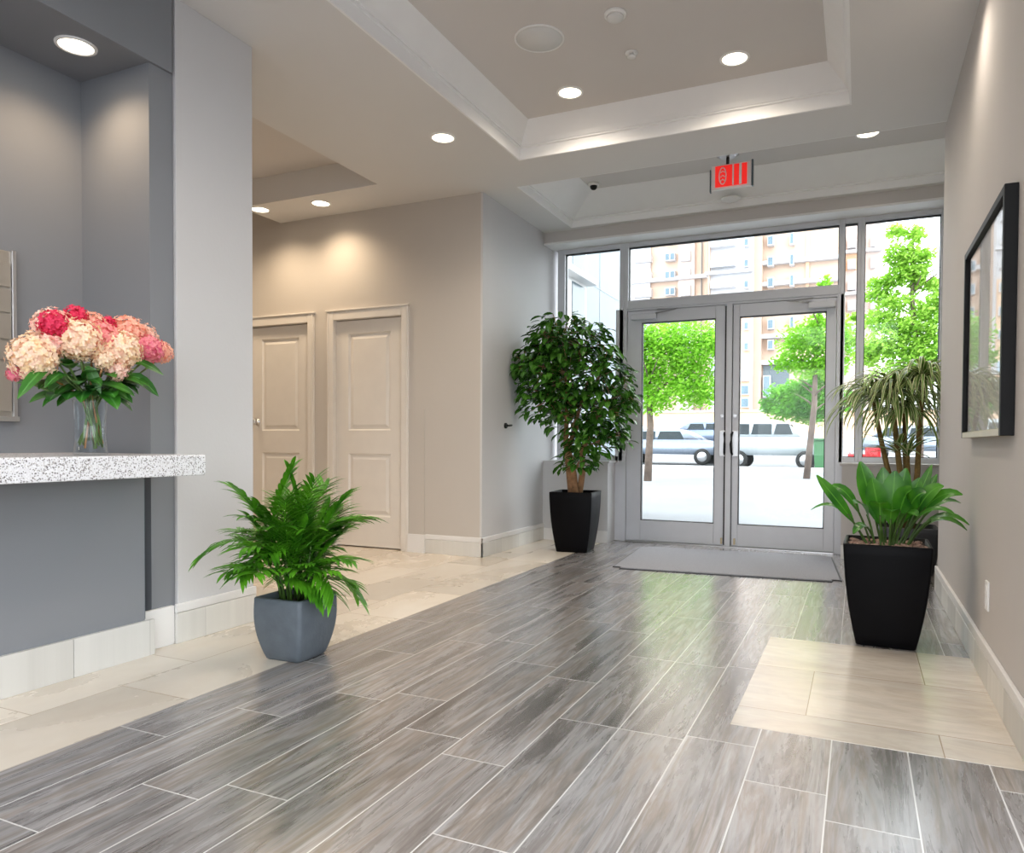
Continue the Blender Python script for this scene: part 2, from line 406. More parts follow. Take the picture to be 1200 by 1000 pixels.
# baseboards
def baseboard(name, segs, tile='base_tile'):
    """segs: (x0,x1,y0,y1,axis-normal) thin boxes that carry tile below and a painted cap above"""
    bm = bmesh.new()
    for (x0, x1, y0, y1, zt) in segs:
        box(bm, x0, x1, y0, y1, 0, zt-.045, .002, 1, 0)
        box(bm, x0, x1, y0, y1, zt-.043, zt, .005, 2, 1)
    return struct(name, bm, [tile, 'trim_paint'])
baseboard('baseboard_right', [(XR-.018, XR, 2.46, 5.70, .17)])
baseboard('baseboard_corner', [(XW, XW+.016, YB-.016, YS, .17)])
baseboard('baseboard_hall', [(-3.56, XW+.016, YB-.016, YB, .17)])
struct('baseboard_hall_left', B((-3.745, -3.562, YB-.02, YB, 0, .165)), 'trim_paint')
struct('wall_pilaster', B((-3.745, -3.575, YB-.006, YB, .165, 1.30)), 'wall_paint_hall_lit')
struct('baseboard_vestibule', B((XW+.0, -2.286, YS-.012, YS, 0, .12, .003)), 'trim_paint')
struct('baseboard_vestibule_right', B((-.134, .95, 6.888, 6.90, 0, .12, .003)), 'trim_paint')
baseboard('baseboard_column', [(XC, XC+.02, 2.535, 3.052, .195)])
struct('baseboard_niche', B((-3.088, XC+.005, 2.35, 2.533, 0, .19, .003)), 'trim_paint')
struct('wall_reveal', B((-3.16, -3.03, 2.336, 2.345, .168, .85)), 'dark_tint')
struct('baseboard_counter', B((-3.02, -3.0, -1.5, 1.985, 0, .165, .002), (-3.02, -3.0, 1.987, 2.372, 0, .165, .002)), 'base_tile')

# ------------------------------------------------------------------ hall doors
def hall_door(name, x0, x1, knob_left):
    r = sroot(name, (x0, YB, 0))
    y = YB+.03; bm = bmesh.new()
    # leaf of stiles and rails with two recessed, raised-centre panels
    xa, xb = x0+.016, x1-.016; z1 = DH-.02
    sw = .135; pz = [(.30, .89), (1.11, 2.03)]
    box(bm, xa, xa+sw, y, y+.04, .012, z1); box(bm, xb-sw, xb, y, y+.04, .012, z1)
    zz = .012
    for a, b in pz: box(bm, xa+sw, xb-sw, y, y+.04, zz, a); zz = b
    box(bm, xa+sw, xb-sw, y, y+.04, zz, z1)
    for a, b in pz:
        X0, X1 = xa+sw, xb-sw
        loops = []
        for ins, dy in ((0, 0), (.012, .014), (.03, .014), (.055, .004)):
            loops.append([bm.verts.new(p) for p in ((X0+ins, y+dy, a+ins), (X1-ins, y+dy, a+ins), (X1-ins, y+dy, b-ins), (X0+ins, y+dy, b-ins))])
        for A, Q in zip(loops, loops[1:]):
            for i in range(4): bm.faces.new((A[i], A[(i+1) % 4], Q[(i+1) % 4], Q[i]))
        bm.faces.new(loops[-1])
    obj('door_leaf', bm, 'door_paint', r)
    bm = bmesh.new(); cw = .07
    for (a, b) in ((x0-cw, x0+.006), (x1-.006, x1+cw)):
        box(bm, a, b, YB-.018, YB+.03, 0, DH+cw, .005); 
    box(bm, x0+.006, x1-.006, YB-.018, YB+.03, DH-.012, DH+cw, .005)
    box(bm, x0-cw-.014, x1+cw+.014, YB-.028, YB-.001, DH+cw, DH+cw+.016, .004)
    for a in (x0-cw+.012, x1+cw-.022): box(bm, a, a+.01, YB-.024, YB-.017, 0, DH+cw-.01, .002)
    box(bm, x0-.012, x0+.014, YB+.03, YB+.12, 0, DH); box(bm, x1-.014, x1+.012, YB+.03, YB+.12, 0, DH); box(bm, x0, x1, YB+.03, YB+.12, DH-.012, DH+.01)
    obj('door_frame', bm, 'door_paint', r)
    bm = B((x0+.014, x1-.014, YB+.1, YB+.12, 0, DH)); obj('door_stop', bm, 'dark_gasket', r)
    if knob_left:
        bm = bmesh.new(); kx = x0+.09
        lathe(bm, [(.034, 0), (.034, .006), (.014, .01), (.012, .035), (.03, .045), (.034, .06), (.028, .074), (0.001, .078)], (kx, y, 1.2), 24, 'Y')
        for v in bm.verts: v.co.y = y-(v.co.y-y)
        obj('door_knob', bm, 'steel', r, smooth=True)
hall_door('door_2', *D1, False)
hall_door('door_3', *D2, True)

# ------------------------------------------------------------------ storefront: frames, glass, entrance doors
FY0, FY1 = 7.165, 7.265
def frame_rect(bm, x0, x1, z0, z1, w, y0=FY0, y1=FY1):
    """w = (left,right,bottom,top)"""
    l, r, b, t = w
    box(bm, x0, x0+l, y0, y1, z0, z1, .003, 1); box(bm, x1-r, x1, y0, y1, z0, z1, .003, 1)
    if b: box(bm, x0+l, x1-r, y0, y1, z0, z0+b, .003, 1)
    box(bm, x0+l, x1-r, y0, y1, z1-t, z1, .003, 1)
def window(name, x0, x1, z0, z1, w):
    r = sroot(name, ((x0+x1)/2, YD, z0))
    bm = bmesh.new(); frame_rect(bm, x0, x1, z0, z1, w); obj('window_frame', bm, 'aluminium', r)
    l, rr_, b, t = w; bm = bmesh.new()
    a0, a1, b0, b1 = x0+l, x1-rr_, z0+b, z1-t
    for q in ((a0, a0+.006, b0, b1), (a1-.006, a1, b0, b1), (a0, a1, b0, b0+.006), (a0, a1, b1-.012, b1)): box(bm, q[0], q[1], YD-.014, YD+.02, q[2], q[3])
    obj('window_gasket', bm, 'dark_gasket', r)
    obj('window_pane', B((a0, a1, YD, YD+.008, b0, b1)), 'window_glass', r)
window('window_1', -2.935, -2.208, .82, 3.038, (.08, .045, .05, .046))
window('window_2', -2.208, -.170, 2.365, 3.038, (.045, .02, .085, .046))
window('window_3', -.170, -.005, .836, 3.038, (.03, .03, .05, .046))
window('window_4', -.005, .95, .836, 3.038, (.03, .33, .05, .046))
# door frame (jambs and threshold)
r = sroot('door_1', (-1.18, YD, 0))
bm = bmesh.new()
box(bm, -2.290, -2.172, FY0, FY1, 0, 2.365, .003, 1); box(bm, -.198, -.134, FY0, FY1, 0, 2.365, .003, 1)
box(bm, -2.172, -.198, FY0+.01, FY1, 2.345, 2.365)
box(bm, -1.176, -1.122, FY0-.02, FY1, 0.012, 2.345, .006, 2)
obj('door_frame', bm, 'aluminium', r)
obj('threshold', B((-2.172, -.198, FY0-.03, FY1+.02, 0, .012, .003)), 'steel', r)
def leaf_door(x0, x1, gx0, gx1, side):
    bm = bmesh.new(); y0, y1 = 7.18, 7.235
    box(bm, x0, gx0, y0, y1, .014, 2.34, .003, 1); box(bm, gx1, x1, y0, y1, .014, 2.34, .003, 1)
    box(bm, gx0, gx1, y0, y1, .014, .222, .003, 1); box(bm, gx0, gx1, y0, y1, 2.22, 2.34, .003, 1)
    lf = obj('door_leaf', bm, 'aluminium', r)
    bm = bmesh.new()
    for q in ((gx0, gx0+.007, .222, 2.22), (gx1-.007, gx1, .222, 2.22), (gx0, gx1, .222, .229), (gx0, gx1, 2.212, 2.22)): box(bm, q[0], q[1], y0+.004, y1-.004, q[2], q[3])
    obj('glazing_bead', bm, 'dark_gasket', lf)
    obj('door_pane', B((gx0, gx1, 7.205, 7.213, .222, 2.22)), 'window_glass', lf)
    # edge seal against the middle post
    xe = x1 if side < 0 else x0
    obj('door_seal', B((min(xe, xe-side*.016), max(xe, xe-side*.016), 7.172, 7.20, .02, 2.33)), 'dark_gasket' if side < 0 else 'dark_gasket', lf)
    # pull handle on a back plate
    hx = (x1-.018) if side < 0 else (x0+.03)
    ph = obj('handle_plate', B((hx-.028, hx+.028, 7.165, 7.182, .88, 1.13, .004)), 'steel', lf)
    bm = bmesh.new(); hx2 = hx - side*.024
    tube(bm, [(hx2, 7.168, .90), (hx2-side*.004, 7.135, .92), (hx2-side*.008, 7.118, 1.0), (hx2-side*.004, 7.135, 1.09), (hx2, 7.168, 1.11)], .011, 10)
    obj('pull_handle', bm, 'black_plastic', ph)
    bm = bmesh.new(); lathe(bm, [(.018, 7.162), (.018, 7.182)], (hx, 0, 1.27), 16, 'Y'); obj('lock_cylinder', bm, 'steel', lf)
    bm = B((hx-.006, hx+.012, 7.16, 7.184, .03, .09, .003)); obj('bottom_bolt', bm, 'brass', lf)
    return lf
leaf_door(-2.170, -1.192, -2.02, -1.285, -1)
leaf_door(-1.118, -.200, -1.058, -.287, 1)
# overhead closers
for (a, b) in ((-2.12, -1.86), (-.44, -.21)):
    cl = obj('door_closer', B((a, b, 7.115, 7.18, 2.245, 2.30, .008)), 'aluminium', r)
    bm = bmesh.new(); xx = b-.02 if a < -1 else a+.02
    tube(bm, [(xx, 7.14, 2.30), (xx+(.22 if a < -1 else -.2), 7.11, 2.325), (xx+.02, 7.16, 2.342)], .007, 6); obj('closer_arm', bm, 'steel', cl)

# ------------------------------------------------------------------ ceiling fittings
def downlight(x, y, z, label, power, rad=.075, col=(1, .87, .71), group='recessed ceiling downlights', nm='downlight', wide=2.5):
    t = thing(nm, label, 'light', (x, y, z), group)
    bm = bmesh.new(); lathe(bm, [(rad*1.22, z-.0005), (rad*1.2, z-.007), (rad*1.02, z-.008), (rad, z-.003), (rad, z+.02), (rad*1.22, z+.02)], (x, y, 0), 36, cap=False)
    obj('trim_ring', bm, 'plaster_white', t, smooth=True)
    bm = bmesh.new(); lathe(bm, [(.0005, z-.0035), (rad*1.0, z-.0035), (rad*1.0, z+.01), (.0005, z+.01)], (x, y, 0), 36); obj('lamp_lens', bm, 'lamp_glow', t)
    ld = bpy.data.lights.new('downlight_beam', 'SPOT'); ld.energy = power; ld.color = col; ld.shadow_soft_size = .06; ld.spot_size = wide; ld.spot_blend = 1.0 if wide < 2.9 else .5
    lo = bpy.data.objects.new('downlight_beam', ld); C.objects.link(lo); lo.parent = t; lo.location = (0, 0, -.03)
    return t
PW = 34
downlight(-2.721, 4.48, ZC, 'round white downlight in the flat ceiling left of the stepped recess', PW)
downlight(-4.478, 5.263, ZC, 'round downlight in the hallway ceiling above the panelled doors', PW*.85, col=(1, .78, .54))
downlight(-5.12, 5.18, ZC, 'small downlight sliver at the top corner of the grey column', PW*.85, col=(1, .78, .54))
downlight(-1.837, 4.683, ZT, 'left of the two round downlights inside the stepped recess', PW*1.1, wide=2.85)
downlight(-.739, 4.68, ZT, 'right of the two round downlights inside the stepped recess', PW*1.1, wide=2.85)
downlight(.029, 6.20, ZT, 'round downlight half hidden behind the ceiling beam near the right wall', PW*.7)
downlight(-3.258, 2.189, 2.787, 'round warm downlight under the dark soffit above the counter', PW*.5, .07, (1, .74, .48))
# unseen bare spots added as interior fill; the right-wall one is a wall washer
for (x, y, z) in ((-1.84, 1.9, ZT), (-.74, 1.9, ZT), (-2.75, .4, ZC), (.6, -1.5, ZC), (2.2, -1.5, ZC), (-1, -3, ZC), (.27, 3.95, ZC), (-6.2, 4.9, ZT), (-6.4, 4.0, ZT)):
    ld = bpy.data.lights.new('unseen_spot', 'SPOT'); ld.energy = PW; ld.color = (1, .88, .74); ld.shadow_soft_size = .06; ld.spot_size = 2.5; ld.spot_blend = 1
    if x < -6: ld.color = (1, .78, .54)
    if x == .27: ld.energy = 16
    lo = bpy.data.objects.new('unseen_spot', ld); C.objects.link(lo); lo.location = (x, y, z-.03)

t = thing('ceiling_speaker', 'large round flush speaker grille in the stepped ceiling recess', 'speaker', (-1.764, 3.994, ZT))
bm = bmesh.new(); lathe(bm, [(.148, ZT), (.148, ZT-.006), (.140, ZT-.009), (.136, ZT-.005), (.136, ZT)], (-1.764, 3.994, 0), 48, cap=False); obj('speaker_rim', bm, 'plaster_white', t)
bm = bmesh.new(); lathe(bm, [(.0005, ZT-.006), (.136, ZT-.006), (.136, ZT+.005)], (-1.764, 3.994, 0), 48); obj('speaker_grille', bm, 'grille_white', t)
t = thing('smoke_detector', 'round white smoke detector at the top of the stepped recess', 'detector', (-1.276, 3.936, ZT))
bm = bmesh.new(); lathe(bm, [(.062, ZT), (.062, ZT-.012), (.056, ZT-.018)], (-1.276, 3.936, 0), 36); obj('detector_base', bm, 'plaster_white', t)
bm = bmesh.new(); lathe(bm, [(.048, ZT-.018), (.045, ZT-.03), (.02, ZT-.036), (.0005, ZT-.037)], (-1.276, 3.936, 0), 36); obj('detector_dome', bm, 'grille_white', t, smooth=True)
t = thing('fire_sprinkler', 'small white sprinkler cover between the speaker and the right downlight', 'sprinkler', (-1.309, 4.367, ZT))
bm = bmesh.new(); lathe(bm, [(.04, ZT), (.04, ZT-.004), (.02, ZT-.006)], (-1.309, 4.367, 0), 28); obj('escutcheon', bm, 'plaster_white', t)
bm = bmesh.new(); lathe(bm, [(.013, ZT-.004), (.013, ZT-.02), (.026, ZT-.022), (.026, ZT-.027), (.001, ZT-.027)], (-1.309, 4.367, 0), 20); obj('deflector', bm, 'plaster_white', t)

# security camera on the sloping crown near the storefront
cp = Vector((-2.27, 6.40, 3.40))
t = thing('security_camera', 'tiny white camera with a black lens on the vestibule ceiling', 'camera', cp)
bm = bmesh.new(); lathe(bm, [(.05, 3.40), (.05, 3.38), (.035, 3.375)], (cp.x, cp.y, 0), 20); obj('camera_base', bm, 'plaster_white', t)
bm = bmesh.new(); lathe(bm, [(.034, 3.376), (.03, 3.355), (.018, 3.343), (.001, 3.34)], (cp.x, cp.y, 0), 20); obj('camera_lens', bm, 'black_plastic', t, smooth=True)

# exit sign hanging in the vestibule
ey = 6.2
a = atY(838, 219, ey); b = atY(875.5, 191, ey)
x0, x1, z0, z1 = a.x, b.x, (atY(838, 219, ey).z+atY(875, 216, ey).z)/2, (atY(838, 195, ey).z+atY(875, 191, ey).z)/2
t = thing('exit_sign', 'red exit sign with white marks hanging before the entrance doors', 'sign', ((x0+x1)/2, ey, z1))
xm = (x0+x1)/2
bm = B((x0-.035, x1+.035, ey+.006, ey+.03, z0-.02, z1+.012, .004)); obj('sign_housing', bm, 'plaster_white', t)
bm = B((x0-.045, x0-.036, ey, ey+.034, z0-.035, z1-.02)); obj('end_bracket', bm, 'dark_tint', t); obj('end_bracket', B((x1+.036, x1+.05, ey, ey+.034, z0-.02, z1+.02)), 'dark_tint', t)
face = obj('sign_face', B((x0, x1, ey-.004, ey+.006, z0, z1, .002)), 'red_plastic', t)
bm = bmesh.new(); W = x1-x0; H = z1-z0
ox, oz = x0+W*.24, (z0+z1)/2
pts = [(ox+.028*math.sin(q*2*PI/20), ey-.006, oz+H*.40*math.cos(q*2*PI/20)) for q in range(21)]
tube(bm, pts, .0045, 6)
for dz in (-.24, -.05, .16): tube(bm, [(ox-.018, ey-.006, oz+H*dz), (ox, ey-.006, oz+H*(dz+.08)), (ox+.018, ey-.006, oz+H*dz)], .004, 6)
for fx, wd, ln in ((.57, .006, .0), (.80, .010, .01)): box(bm, x0+W*fx-wd, x0+W*fx+wd, ey-.008, ey-.003, z0+.002, z1-.002+ln*0)
obj('sign_marks', bm, 'plaster_white', face)
bm = bmesh.new(); lathe(bm, [(.085, ZT), (.085, ZT-.012), (.06, ZT-.02)], (xm-.03, ey+.01, 0), 28); obj('canopy_plate', bm, 'steel', t)
bm = bmesh.new(); tube(bm, [(xm-.03, ey+.015, ZT-.015), (xm-.03, ey+.015, z1+.01)], .013, 10); obj('stem', bm, 'dark_gasket', t)

# round lamp below the sign, on the moulding over the doors
dd = (-1.09, 6.845)
zz = 3.222
t = thing('vestibule_lamp', 'small round white lamp low on the moulding behind the exit sign', 'light', (dd[0], dd[1], zz))
bm = bmesh.new(); lathe(bm, [(.085, zz), (.085, zz-.012), (.07, zz-.02), (.0005, zz-.024)], (dd[0], dd[1]-.08, 0), 28); obj('lamp_disc', bm, 'plaster_white', t, smooth=True)
bm = B((dd[0]-.06, dd[0]+.06, dd[1]-.08, dd[1]+.018, zz, zz+.02, .004)); obj('lamp_mount', bm, 'plaster_white', t)

# ------------------------------------------------------------------ right wall items
px_ = XR
t = thing('picture_frame', 'black framed picture under reflective glass on the right wall', 'picture', (XR, 3.6, 1.04))
Y0, Y1, Z0, Z1 = 3.07, 4.15, 1.035, 1.935
bm = B((XR-.045, XR, Y0, Y0+.03, Z0, Z1, .003), (XR-.045, XR, Y1-.03, Y1, Z0, Z1, .003), (XR-.045, XR, Y0+.03, Y1-.03, Z1-.03, Z1, .003))
obj('frame', bm, 'black_plastic', t)
f = obj('bottom_rail', B((XR-.045, XR, Y0+.03, Y1-.03, Z0, Z0+.028, .003)), 'brass', t); f['label'] = 'gold-brown bottom rail'
obj('picture_print', B((XR-.022, XR-.004, Y0+.03, Y1-.03, Z0+.028, Z1-.03)), 'art_print', t)
glass('picture_glass_gloss', (.98, .98, .98), 0.01, .03, .5)
obj('picture_glass', B((XR-.032, XR-.029, Y0+.03, Y1-.03, Z0+.028, Z1-.03)), 'picture_glass_gloss', t)
t = thing('wall_outlet', 'small white outlet plate low on the right wall', 'outlet', (XR, 3.57, .365))
obj('cover_plate', B((XR-.008, XR, 3.535, 3.605, .305, .428, .003)), 'plaster_white', t)
obj('socket', B((XR-.011, XR-.007, 3.553, 3.587, .325, .362, .004), (XR-.011, XR-.007, 3.553, 3.587, .372, .409, .004)), 'trim_paint', t)
# small dark lock on the corner wall
hp = atX(592, 499, XW)
t = thing('wall_lock', 'small black key lock on the grey wall left of the leafy tree', 'lock', hp)
bm = bmesh.new(); lathe(bm, [(.026, 0), (.026, .012), (.02, .018)], hp, 20, 'X'); obj('lock_plate', bm, 'black_plastic', t)
bm = bmesh.new(); tube(bm, [hp+Vector((.018, 0, 0)), hp+Vector((.04, .0, 0)), hp+Vector((.045, .05, .004))], .008, 8); obj('key_lever', bm, 'black_plastic', t)

# ------------------------------------------------------------------ entrance mat
t = thing('entrance_mat', 'thin grey entrance mat in front of the glass doors', 'mat', (-1.0, 6.25, 0))
bm = bmesh.new(); box(bm, -.84, .84, -.63, .63, 0.0015, .012)
es = [e for e in bm.edges if abs(e.verts[0].co.x-e.verts[1].co.x) < 1e-6 and abs(e.verts[0].co.y-e.verts[1].co.y) < 1e-6]
bmesh.ops.bevel(bm, geom=es, offset=.06, segments=5, affect='EDGES')
bmesh.ops.rotate(bm, verts=bm.verts, cent=(0, 0, 0), matrix=Matrix.Rotation(math.radians(5), 3, 'Z')); bmesh.ops.translate(bm, verts=bm.verts, vec=(-1.0, 6.25, 0))
obj('mat_pile', bm, 'mat_fibre', t)
bm = bmesh.new(); box(bm, -.855, .855, -.645, .645, 0.0, .007)
es = [e for e in bm.edges if abs(e.verts[0].co.x-e.verts[1].co.x) < 1e-6 and abs(e.verts[0].co.y-e.verts[1].co.y) < 1e-6]
bmesh.ops.bevel(bm, geom=es, offset=.07, segments=5, affect='EDGES')
bmesh.ops.rotate(bm, verts=bm.verts, cent=(0, 0, 0), matrix=Matrix.Rotation(math.radians(5), 3, 'Z')); bmesh.ops.translate(bm, verts=bm.verts, vec=(-1.0, 6.25, 0))
obj('mat_border', bm, 'charcoal_pot', t)

# ------------------------------------------------------------------ counter and what is on it
tag(obj('countertop', B((-3.57, -2.635, -1.5, 2.342, .85, .94, .006)), 'granite'), 'speckled white granite countertop over the grey reception wall', 'countertop')
t = thing('mailbox_unit', 'wall bank of beige metal mailboxes above the counter', 'mailbox', (-3.57, 1.7, 1.11))
zs = [1.125, 1.36, 1.455, 1.575, 1.69, 1.81, 1.845]
obj('mailbox_body', B((-3.57, -3.548, 1.1, 2.075, 1.105, 1.86, .004)), 'mailbox_metal', t)
obj('mailbox_border', B((-3.57, -3.536, 2.07, 2.09, 1.10, 1.865, .003), (-3.57, -3.53, 1.1, 2.095, 1.085, 1.108, .003)), 'steel', t)
for i, (za, zb) in enumerate(zip(zs, zs[1:-1])):
    for j in range(3):
        y1 = 2.066-j*.31
        d = obj('mailbox_door', B((-3.548, -3.54, y1-.30, y1, za+.005, zb-.005, .002)), 'mailbox_metal', t)
        bm = bmesh.new(); lathe(bm, [(.008, -3.54), (.008, -3.535), (.001, -3.534)], (0, y1-.27, (za+zb)/2), 12, 'X'); obj('lock', bm, 'steel', d)

VX, VY = -2.79, 1.921
v = thing('glass_vase', 'clear glass vase holding the flowers on the counter', 'vase', (VX, VY, .94))
bm = bmesh.new()
lathe(bm, [(.0005, .9405), (.056, .9405), (.060, .946), (.055, 1.02), (.055, 1.08), (.061, 1.15), (.063, 1.16), (.061, 1.16), (.058, 1.15), (.052, 1.08), (.052, 1.02), (.056, .955), (.0005, .952)], (VX, VY, 0), 40, cap=False)
obj('vase_wall', bm, 'vase_glass', v, smooth=True)

def bloom_mesh(rad, seed, nf):
    rn = random.Random(seed); bm = bmesh.new()
    bmesh.ops.create_icosphere(bm, subdivisions=2, radius=rad*.8)
    for i in range(nf):
        zz = 1-2*(i+.5)/nf; ph = i*2.39996+rn.uniform(-.2, .2)
        rxy = math.sqrt(max(0, 1-zz*zz)); nrm = Vector((rxy*math.cos(ph), rxy*math.sin(ph), zz))
        c = nrm*rad*rn.uniform(.84, 1.12); a = nrm.orthogonal().normalized(); b = nrm.cross(a)
        th = rn.uniform(0, PI); pr = rn.uniform(.010, .0135)
        for q in range(4):
            d = a*math.cos(th+q*PI/2)+b*math.sin(th+q*PI/2); e = a*math.cos(th+q*PI/2+PI/2)+b*math.sin(th+q*PI/2+PI/2)
            lift = rn.uniform(.1, .6)
            vs = [c+nrm*.001, c+d*pr*.6+e*pr*.5+nrm*pr*lift*.5, c+d*pr*1.25+nrm*pr*lift, c+d*pr*.6-e*pr*.5+nrm*pr*lift*.5]
            bm.faces.new([bm.verts.new(p) for p in vs])
    return bm
blooms = [  # px, py, radius px, depth shift, petal, words
 (40, 418, 25, .02, 'petal_cream', 'big cream bloom at the far left of the bouquet'),
 (63, 385, 21, -.05, 'petal_blush', 'pale blush bloom behind the crimson one at upper left'),
 (62, 380, 14, .05, 'petal_hot', 'deep crimson bloom at the upper left of the bouquet'),
 (89, 371, 11, -.03, 'petal_hot', 'small crimson bloom at the top of the bouquet'),
 (92, 399, 23, .06, 'petal_cream', 'large cream bloom in front at the middle left'),
 (59, 405, 12, .05, 'petal_blush', 'small blush bloom beneath the crimson one'),
 (108, 381, 13, -.04, 'petal_peach', 'peach bloom at the top centre of the bouquet'),
 (119, 396, 17, .04, 'petal_pink', 'salmon pink bloom at the centre of the bouquet'),
 (126, 380, 8, -.02, 'petal_hot', 'tiny crimson bloom peeping out behind the salmon pink one'),
 (150, 390, 18, -.02, 'petal_peach', 'peach bloom at the upper right of the bouquet'),
 (166, 396, 15, -.06, 'petal_blush', 'blush bloom behind the peach one at the right'),
 (140, 411, 21, .07, 'petal_cream', 'cream bloom in front at the middle right'),
 (121, 421, 10, .09, 'petal_cream', 'small ivory bloom low in the middle of the bouquet'),
 (137, 434, 11, .08, 'petal_blush', 'lowest pale bloom, hanging under the cream one'),
 (174, 410, 15, .05, 'petal_rose', 'rose pink bloom at the right end of the bouquet'),
 (189, 413, 11, .0, 'petal_peach', 'peach bloom at the extreme right edge of the bouquet'),
 (17, 438, 7, -.04, 'petal_rose', 'small pink bloom low at the left edge, beside the mailboxes')]
rad_pm = atX(106, 535, VX)
for i, (u_, v_, rp, dx, pm, lb) in enumerate(blooms):
    c = atX(u_, v_, VX+dx); dist = (c-Vector((0, 0, 1))).dot(f2); rad = rp*dist/FPX*1.04
    ang = R.uniform(0, 2*PI); foot = Vector((VX+.042*math.cos(ang), VY+.042*math.sin(ang), .965+R.uniform(0, .03)))
    t = thing('cut_flower', lb, 'flower', foot, 'cut flowers in the glass vase')
    bm = bloom_mesh(rad, i, max(26, int(rad*rad*4*PI/(.00032)))); bmesh.ops.translate(bm, verts=bm.verts, vec=c)
    obj('bloom', bm, pm, t)
    neck = Vector((VX+(c.x-VX)*.12, VY+(c.y-VY)*.14, 1.17)); bm = bmesh.new()
    mid = (neck+c)/2+Vector((0, 0, -.02))
    tube(bm, [foot, (foot+neck)/2+Vector((R.uniform(-.008, .008), R.uniform(-.008, .008), 0)), neck, mid, c-Vector((0, 0, rad*.5))], .004, 6)
    obj('stem', bm, 'flower_stem' if i % 6 else 'stem_base', t)
    # leaves round the neck
    for q in range(3 if i % 2 else 4):
        az = math.atan2(c.y-VY, c.x-VX)+R.uniform(-.9, .9); p0 = neck+(mid-neck)*R.uniform(.1, 1.0)
        pts = arch(p0, az, R.uniform(-.1, .7), R.uniform(.10, .15), R.uniform(.5, 1.3), 6)
        bm = bmesh.new(); blade(bm, pts, R.uniform(.024, .036), Vector((.3, -.3, 1)), .2)
        obj('leaf', bm, 'bouquet_leaf', t)
# the big drooping leaves seen at both sides
for (u0, v0, u1, v1, w, lb) in ((60, 430, 20, 468, .024, 'long green leaf drooping at the left side of the bouquet'), (150, 440, 186, 465, .026, 'long green leaf spreading at the right side of the bouquet'),
                            (150, 425, 192, 440, .022, 'pointed green leaf above the long one at the right side'), (100, 430, 118, 462, .02, 'green leaf hanging in front of the bouquet centre'), (78, 440, 52, 455, .022, 'broad green leaf low at the left of the bouquet')):
    a = atX(u0, v0, VX+.06); b = atX(u1, v1, VX+.09); root = Vector((VX+R.uniform(-.02, .02), VY, 1.0)); nk = Vector((VX+.02, VY+(a.y-VY)*.15, 1.17))
    t = thing('greenery_sprig', lb, 'leaf', root, 'green sprigs in the glass vase')
    bm = bmesh.new(); tube(bm, [root, nk, a], .003, 6); obj('stem', bm, 'flower_stem', t)
    m1 = (a*2+b)/3+Vector((0, 0, .02)); m2 = (a+b*2)/3+Vector((0, 0, .015)); bm = bmesh.new()
    blade(bm, [a, (a+m1)/2, m1, (m1+m2)/2, m2, (m2+b)/2, b], w, Vector((.6, -.5, .6)), .2); obj('leaf', bm, 'bouquet_leaf', t)

# ------------------------------------------------------------------ planters
def pot(bm, cx, cy, hb, ht, H, rot=0, bulge=.0, rim=.018, n=10, rr_=.02):
    """square tapered planter with softly rounded corners and convex sides"""
    def ring(h_, z, cr):
        out = []
        for k_ in range(4):
            ca = PI/4+k_*PI/2; ccx = (h_-cr)*(1 if math.cos(ca) > 0 else -1); ccy = (h_-cr)*(1 if math.sin(ca) > 0 else -1)
            for q in range(4):
                a_ = k_*PI/2+q*PI/6; x, y = ccx+cr*math.cos(a_), ccy+cr*math.sin(a_)
                out.append(bm.verts.new((cx+x*math.cos(rot)-y*math.sin(rot), cy+x*math.sin(rot)+y*math.cos(rot), z)))
        return out
    rs = [ring(hb-.006, 0.001, rr_)]
    for i in range(n+1):
        t_ = i/n; rs.append(ring(hb+(ht-hb)*t_+bulge*math.sin(PI*t_), max(.006, t_*H), rr_))
    rs.append(ring(ht-.004, H+.004, rr_)); rs.append(ring(ht-rim, H+.004, rr_*.7)); rs.append(ring(ht-rim-.004, H-.03, rr_*.7))
    for A, Q in zip(rs, rs[1:]):
        for i in range(16): f_ = bm.faces.new((A[i], A[(i+1) % 16], Q[(i+1) % 16], Q[i])); f_.smooth = True
    bm.faces.new(rs[0]); bm.faces.new(rs[-1])

# parlour palm
PXc, PYc = -2.385, 2.63
t = thing('potted_palm', 'bushy green palm in a square grey pot beside the column', 'plant', (PXc, PYc, 0))
bm = bmesh.new(); pot(bm, PXc, PYc, .098, .135, .285, math.radians(2), .016, rr_=.02); obj('pot', bm, 'grey_pot', t)
obj('soil', B((PXc-.108, PXc+.108, PYc-.108, PYc+.108, .24, .262, .01)), 'soil', t)
bm = bmesh.new()
stems = []
for i in range(16):
    a_ = i*2.4; r_ = .025+.05*R.random(); p0 = Vector((PXc+r_*math.cos(a_), PYc+r_*math.sin(a_), .25))
    p1 = p0+Vector((math.cos(a_)*.045, math.sin(a_)*.045, R.uniform(.14, .37))); tube(bm, [p0, (p0+p1)/2+Vector((0, 0, .01)), p1], [.007, .006, .005], 6); stems.append((p0, p1, a_))
obj('stems', bm, 'palm_stem', t)
